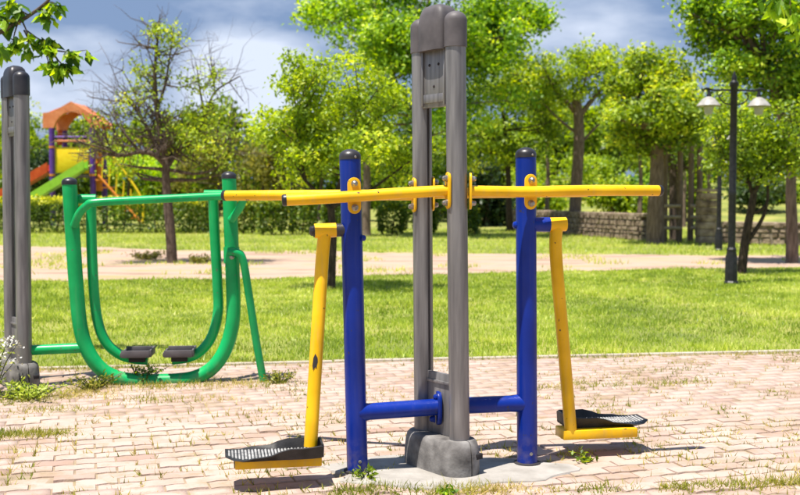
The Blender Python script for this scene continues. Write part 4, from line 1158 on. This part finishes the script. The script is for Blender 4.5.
for off in (-.1, .8):
    MB().tube(smooth_path([pp(95, 150, off), pp(108, 152, off), pp(126, 174, off), pp(142, 200, off), pp(143, 224, off)], 4), 0.045, 10).build('stair_rail', M['pyellow'], pg)
    MB().tube([pp(98, 175, off), pp(140, 222, off)], 0.05, 10).build('stair_string', M['porange'], pg)
for k in range(6):
    c0 = pp(102 + k * 7, 180 + k * 7.6, .35)
    MB().box(c0, Vector((.14, 0, 0)), Vector((0, .42, 0)), Z * .03).build('stair_step', M['porange'], pg)
    MB().tube([pp(102 + k * 7, 180 + k * 7.6, -.1), pp(103 + k * 7, 157 + k * 8.0, -.1)], 0.03, 8).build('baluster', M['pyellow'], pg)

# ================================================================== GRASS
def blades(name, pts, h, w, tint, leaf, label=None, lean=0.5, parent=None, kind='stuff', z0=-0.022):
    r = rng
    n = len(pts)
    hh = h * r.uniform(0.45, 1.4, n); a = r.uniform(0, 2 * np.pi, n); ln = hh * np.abs(r.normal(0, lean, n)); b = r.uniform(0, 2 * np.pi, n)
    zz = z0 if np.ndim(z0) else np.full(n, z0)
    base = np.stack([pts[:, 0], pts[:, 1], zz], -1)
    sd = np.stack([np.cos(a), np.sin(a), 0 * a], -1) * (w * r.uniform(0.6, 1.4, n) / 2)[:, None]
    tip = base + np.stack([np.cos(b) * ln, np.sin(b) * ln, hh], -1)
    v = np.stack([base - sd, base + sd, tip], 1).reshape(-1, 3)
    f = np.arange(n * 3).reshape(-1, 3)
    o = np_mesh(name, v, f, LEAF[leaf], parent, tint=np.clip(tint, 0, 1))
    if kind: tag(o, label, kind=kind)
    return o
def vnoise(x, y, s, seed):
    """smooth value noise on numpy arrays"""
    r = np.random.default_rng(seed); T = r.random((64, 64))
    X, Y = x / s, y / s; xi, yi = np.floor(X).astype(int), np.floor(Y).astype(int)
    fx, fy = X - xi, Y - yi; fx = fx * fx * (3 - 2 * fx); fy = fy * fy * (3 - 2 * fy)
    g_ = lambda i, j: T[(xi + i) % 64, (yi + j) % 64]
    return (g_(0, 0) * (1 - fx) + g_(1, 0) * fx) * (1 - fy) + (g_(0, 1) * (1 - fx) + g_(1, 1) * fx) * fy
rng = np.random.default_rng(99)
def scatter(n, y0, y1, pad):
    y = y0 + (y1 - y0) * rng.random(n); x = (rng.random(n) * 2 - 1) * (0.385 * y + pad)
    return x, y
# near lawn
x, y = scatter(330000, 6.6, 17.2, 1.6)
nr_y = np.interp(x, near[:, 0], near[:, 1])
ok = (edge_side(x, y) > -0.015 + 0.07 * vnoise(x, y, 0.12, 4)) & (y < nr_y + rng.normal(0, 0.12, len(x)))
dens = 0.35 + 0.65 * vnoise(x, y, 0.35, 5) + 0.25 * (vnoise(x, y, 1.6, 6) - .5)
ok &= rng.random(len(x)) < dens * np.clip(1.15 - (y - 7) * 0.03, .6, 1)
x, y = x[ok], y[ok]
tn = 0.12 + 0.55 * vnoise(x, y, 0.16, 7) + 0.45 * (vnoise(x, y, 1.3, 8) - 0.3) + rng.normal(0, 0.2, len(x))
blades('lawn_grass', np.stack([x, y], -1), 0.028 + 0.030 * vnoise(x, y, 0.5, 9) ** 2, 0.009 * np.clip(y / 9, 1, 1.6), tn, 'grs', 'lush lawn grass between the paving and the dirt strip')
# grass beyond the dirt and tufts on it
x, y = scatter(120000, 15.5, 37, 3)
fr_y = np.interp(x, far[:, 0], far[:, 1]); nr_y = np.interp(x, near[:, 0], near[:, 1])
on_dirt = (y > nr_y) & (y < fr_y) & (x < 10)
patch = vnoise(x, y, 0.9, 21)
ok = np.where(on_dirt, (patch > 0.70) & (rng.random(len(x)) < 0.55), (y > nr_y) & (rng.random(len(x)) < 0.35 + .65 * vnoise(x, y, 0.8, 22)))
x, y = x[ok], y[ok]
tn = 0.35 + 0.5 * vnoise(x, y, 0.5, 23) + rng.normal(0, .15, len(x))
blades('far_grass', np.stack([x, y], -1), 0.07, 0.02, tn, 'grs', 'sunlit grass beyond the dirt strip')
# weeds in the paving joints
x, y = scatter(340000, 3.2, 8.2, 1.6)
lx = ca * x + sa * (y - 2.2); ly = -sa * x + ca * (y - 2.2)
row = np.round(ly / BW); off = 0.5 * (row % 2)
fx = (lx / BL - off) % 1.0; zz = ZA * (1 - 4 * np.abs(((fx + .5) * 2) % 1 - .5))
dyj = np.abs(np.abs(ly - row * BW - zz) - BW / 2); dxj = np.abs(fx - 0.5) * BL
joint = np.minimum(dyj, dxj) < 0.005
m1 = vnoise(x, y, 0.16, 31); m2 = vnoise(x, y, 0.6, 32)
ok = joint & (edge_side(x, y) < -0.05) & (rng.random(len(x)) < np.clip((m1 - 0.38) * 2.6, 0, 1) * np.clip((m2 - .15) * 2.2, 0.12, 1))
ok &= ~in_slab(x, y)
# denser strips the photograph shows on the paving
def strip(u0, v0, u1, v1, wid, n):
    A, B = G(u0, v0), G(u1, v1); t_ = rng.random(n)
    return A.x + (B.x - A.x) * t_ + rng.normal(0, wid, n), A.y + (B.y - A.y) * t_ + rng.normal(0, wid, n)
sx, sy = [x[ok]], [y[ok]]
for s_ in ((-20, 437, 62, 434, .045, 900), (660, 489, 820, 482, .03, 700), (420, 492, 520, 489, .04, 500), (330, 493, 400, 488, .04, 350), (255, 459, 300, 452, .03, 260), (0, 398, 100, 392, .10, 1600), (100, 386, 300, 384, .09, 1500), (535, 388, 590, 384, .05, 260), (600, 386, 700, 382, .05, 260), (10, 412, 80, 409, .05, 260), (400, 468, 350, 474, .02, 40), (520, 492, 640, 488, .04, 260), (560, 455, 590, 452, .02, 60), (140, 400, 240, 399, .06, 260), (-20, 372, 280, 362, .05, 1400), (280, 362, 800, 353.5, .025, 900)):
    a_, b_ = strip(*s_); sx.append(a_); sy.append(b_)
x, y = np.concatenate(sx), np.concatenate(sy)
tn = 0.2 + 0.75 * vnoise(x, y, 0.25, 35) + rng.normal(0, .16, len(x))
blades('joint_weeds', np.stack([x, y], -1), 0.020 + 0.016 * vnoise(x, y, .3, 36), 0.006, tn, 'weed', 'dry yellow-green weeds growing in the paving joints', lean=0.9, z0=-0.0055)

# ================================================================== SMALL PLANTS
def plant(name, label, c, h, spread, nst, leaf, L, W, cat='weed', seed=1, petals=0, tint=0.5, per=9):
    r = np.random.default_rng(seed)
    global rng
    rng = r
    c = Vector(c); t = thing(name, c, label, cat)
    st = MB(); pts = []; tips = []
    for k in range(nst):
        a = r.uniform(0, 6.28); e = r.uniform(.2, 1) * spread
        hh = h * r.uniform(.55, 1.1)
        p0 = c + Vector((math.cos(a), math.sin(a), 0)) * e * .2 - Z * .01; p2 = c + Vector((math.cos(a) * e, math.sin(a) * e, hh)); p1 = p0.lerp(p2, .5) + Z * hh * .15
        st.tube([p0, p1, p2], [0.0035, 0.0028, 0.0012], 4, cap=False)
        for q_ in range(per):
            tt = r.uniform(.15, 1); p = p0.lerp(p1, tt * 2) if tt < .5 else p1.lerp(p2, tt * 2 - 1)
            pts.append(list(p + Vector(r.normal(0, L * .4, 3))))
        tips.append(list(p2))
    pts = np.array(pts); pts[:, 2] = np.maximum(pts[:, 2], c.z + L * .25)
    tag(st.build('stems', LEAF['mid'], t, smooth=None), None, kind='stuff')
    v, f, ti = leaf_geo(pts, L, W, r.normal(tint, .2, len(pts)), up=.4)
    np_mesh('leaves', v, f, LEAF[leaf], t, tint=ti)
    if petals:
        q_ = np.array(tips); q_ = np.repeat(q_, petals, 0) + r.normal(0, 0.018, (len(q_) * petals, 3))
        v, f, ti = leaf_geo(q_, 0.016, 0.013, r.random(len(q_)))
        np_mesh('blossoms', v, f, M['petal'], t)
    return t
plant('weed_plant', 'leafy weed sprouting at the foot of the left blue post', G(366, 478), 0.05, 0.07, 7, 'mid', 0.026, 0.013, seed=1)
plant('weed_plant', 'small leafy weed growing from the paving under the right foot tray', G(586, 461), 0.03, 0.06, 6, 'mid', 0.03, 0.014, seed=2)
plant('weed_plant', 'small bright green weed in front of the concrete footing', G(446, 495), 0.018, 0.045, 4, 'viv', 0.035, 0.016, seed=3)
plant('weed_plant', 'tangled weeds tinted dark for shadow around the bottom tube below the green foot trays', G(140, 383) , 0.10, 0.2, 20, 'mid', 0.035, 0.016, seed=4, tint=.25)  # low tint puts the shadow below the trays into the leaf colour
plant('weed_plant', 'yellowish weed clump where the green frame meets the ground', G(92, 389), 0.09, 0.2, 26, 'weed', 0.03, 0.012, seed=5, tint=.45)
plant('weed_plant', 'green weed clump in front of the grey mast footing', G(28, 398), 0.075, 0.24, 40, 'grs', 0.034, 0.014, seed=6)
plant('weed_plant', 'low weeds beside the foot of the green stay', G(280, 383), 0.07, 0.14, 18, 'weed', 0.026, 0.012, seed=7)
plant('flowering_shrub', 'white-blossomed shrub beside the left grey mast', G(-12, 394), 0.30, 0.17, 60, 'grs', 0.03, 0.013, cat='shrub', seed=8, petals=16, tint=.6)
plant('weed_plant', 'low leafy plant on the dirt left of the half-bare trunk', G(146, 259), 0.11, 0.42, 30, 'olv', 0.06, 0.03, seed=9, per=14)
plant('weed_plant', 'low leafy plant on the dirt right of the half-bare trunk', G(200, 262), 0.10, 0.40, 26, 'olv', 0.06, 0.03, seed=10, per=14)
plant('weed_plant', 'yellow-flowered low plant at the foot of the forked trunk', G(733, 262), 0.35, 0.2, 14, 'yg', 0.05, 0.03, seed=11)

# ================================================================== OVERHANGING BOUGHS (trees stand beside the view)
def leaf_blade():
    """lobed single leaf, 5 cm, along +X, in XY"""
    pts = [(0, 0), (.012, .010), (.022, .008), (.030, .017), (.040, .011), (.058, 0), (.040, -.011), (.030, -.017), (.022, -.008), (.012, -.010)]
    v = [(x, y, abs(y) * .25 - x * x * 2.2) for x, y in pts]
    f = [(0, i, i + 1) for i in range(1, 9)]
    me = bpy.data.meshes.new('leaf'); me.from_pydata(v, [], f); me.materials.append(LEAF['bough'])
    return me
LEAFME = leaf_blade()
def bough_tree(label, base, limb_pts, twig_list, rad, seed, scale, per, trunk_h):
    r = random.Random(seed)
    b = Vector(base); t = thing('overhanging_tree', b, label, 'tree')
    s0 = Vector(limb_pts[0])
    tp = smooth_path([b - Z * .1, b + Z * trunk_h * .5 + Vector((.06, .05, 0)), Vector((b.x, b.y, s0.z)), Vector((b.x, b.y, s0.z + .8))], 5)
    MB().tube(tp, [0.11 - 0.06 * i / (len(tp) - 1) for i in range(len(tp))], 12).build('trunk', M['bark'], t)
    lp = smooth_path([Vector((b.x, b.y, s0.z - .25))] + limb_pts, 5)
    limb = MB().tube(lp, [rad * (1 - .8 * i / (len(lp) - 1)) + .004 for i in range(len(lp))], 8)
    spots = []
    for tw in twig_list:
        sp = smooth_path(tw, 5)
        limb.tube(sp, [0.006 * (1 - .8 * i / (len(sp) - 1)) + .0012 for i in range(len(sp))], 5)
        spots.append(sp)
    lo = limb.build('limb', M['bark'], t)
    for sp in spots:
        for i in range(per):
            k = r.uniform(.35, 1.0) ** .8
            p = sp[min(len(sp) - 1, int(k * (len(sp) - 1)))] + Vector((r.gauss(0, .02), r.gauss(0, .025), r.gauss(0, .015)))
            o = bpy.data.objects.new('leaf', LEAFME); C.objects.link(o); o.parent = lo
            o.location = p; o.rotation_euler = (r.gauss(0, .6), r.uniform(.1, 1.3), r.uniform(0, 6.28)); s = scale * r.uniform(.75, 1.3); o.scale = (s, s, s)
    return t
Dk = 7.6
q = lambda u, v, dd=0: P(u, v, Dk + dd)
bough_tree('tree beside the paving whose leafy bough hangs over the left grey mast', (-4.6, 8.2, -0.02),
           [q(-60, 58), q(-25, 42), q(0, 32), q(22, 20), q(42, 6), q(58, -10)],
           [[q(2, 31), q(8, 18), q(4, 6)], [q(18, 22), q(14, 36), q(12, 50)], [q(22, 20), q(28, 36), q(27, 55)], [q(36, 12), q(44, 10), q(50, 22)], [q(42, 6), q(52, 2), q(58, 10)],
            [q(30, 16), q(18, 8), q(14, -2)], [q(26, 30), q(40, 40), q(52, 50)], [q(40, 40), q(48, 60), q(50, 76)], [q(45, 44), q(62, 64), q(70, 66)], [q(52, 50), q(70, 52), q(86, 50)], [q(-10, 36), q(-4, 50), q(2, 44)], [q(24, 30), q(32, 42), q(50, 40), q(52, 54)], [q(-20, 40), q(-8, 22), q(4, 20)], [q(48, 62), q(58, 68), q(68, 72)]],
           0.022, 3, 1.75, 19, 2.4)
Dk = 8.5
bough_tree('tree beside the lawn whose dark leaves dangle over the straight-trunked tree', (5.4, 8.9, -0.02),
           [q(880, 10), q(840, -8), q(800, -14), q(775, -16)],
           [[q(792, -14), q(790, 8), q(792, 30)], [q(786, -15), q(782, 2), q(776, 22)], [q(800, -14), q(802, 10), q(800, 40)], [q(778, -16), q(772, -8), q(768, 4)]],
           0.02, 5, 2.3, 11, 2.6)
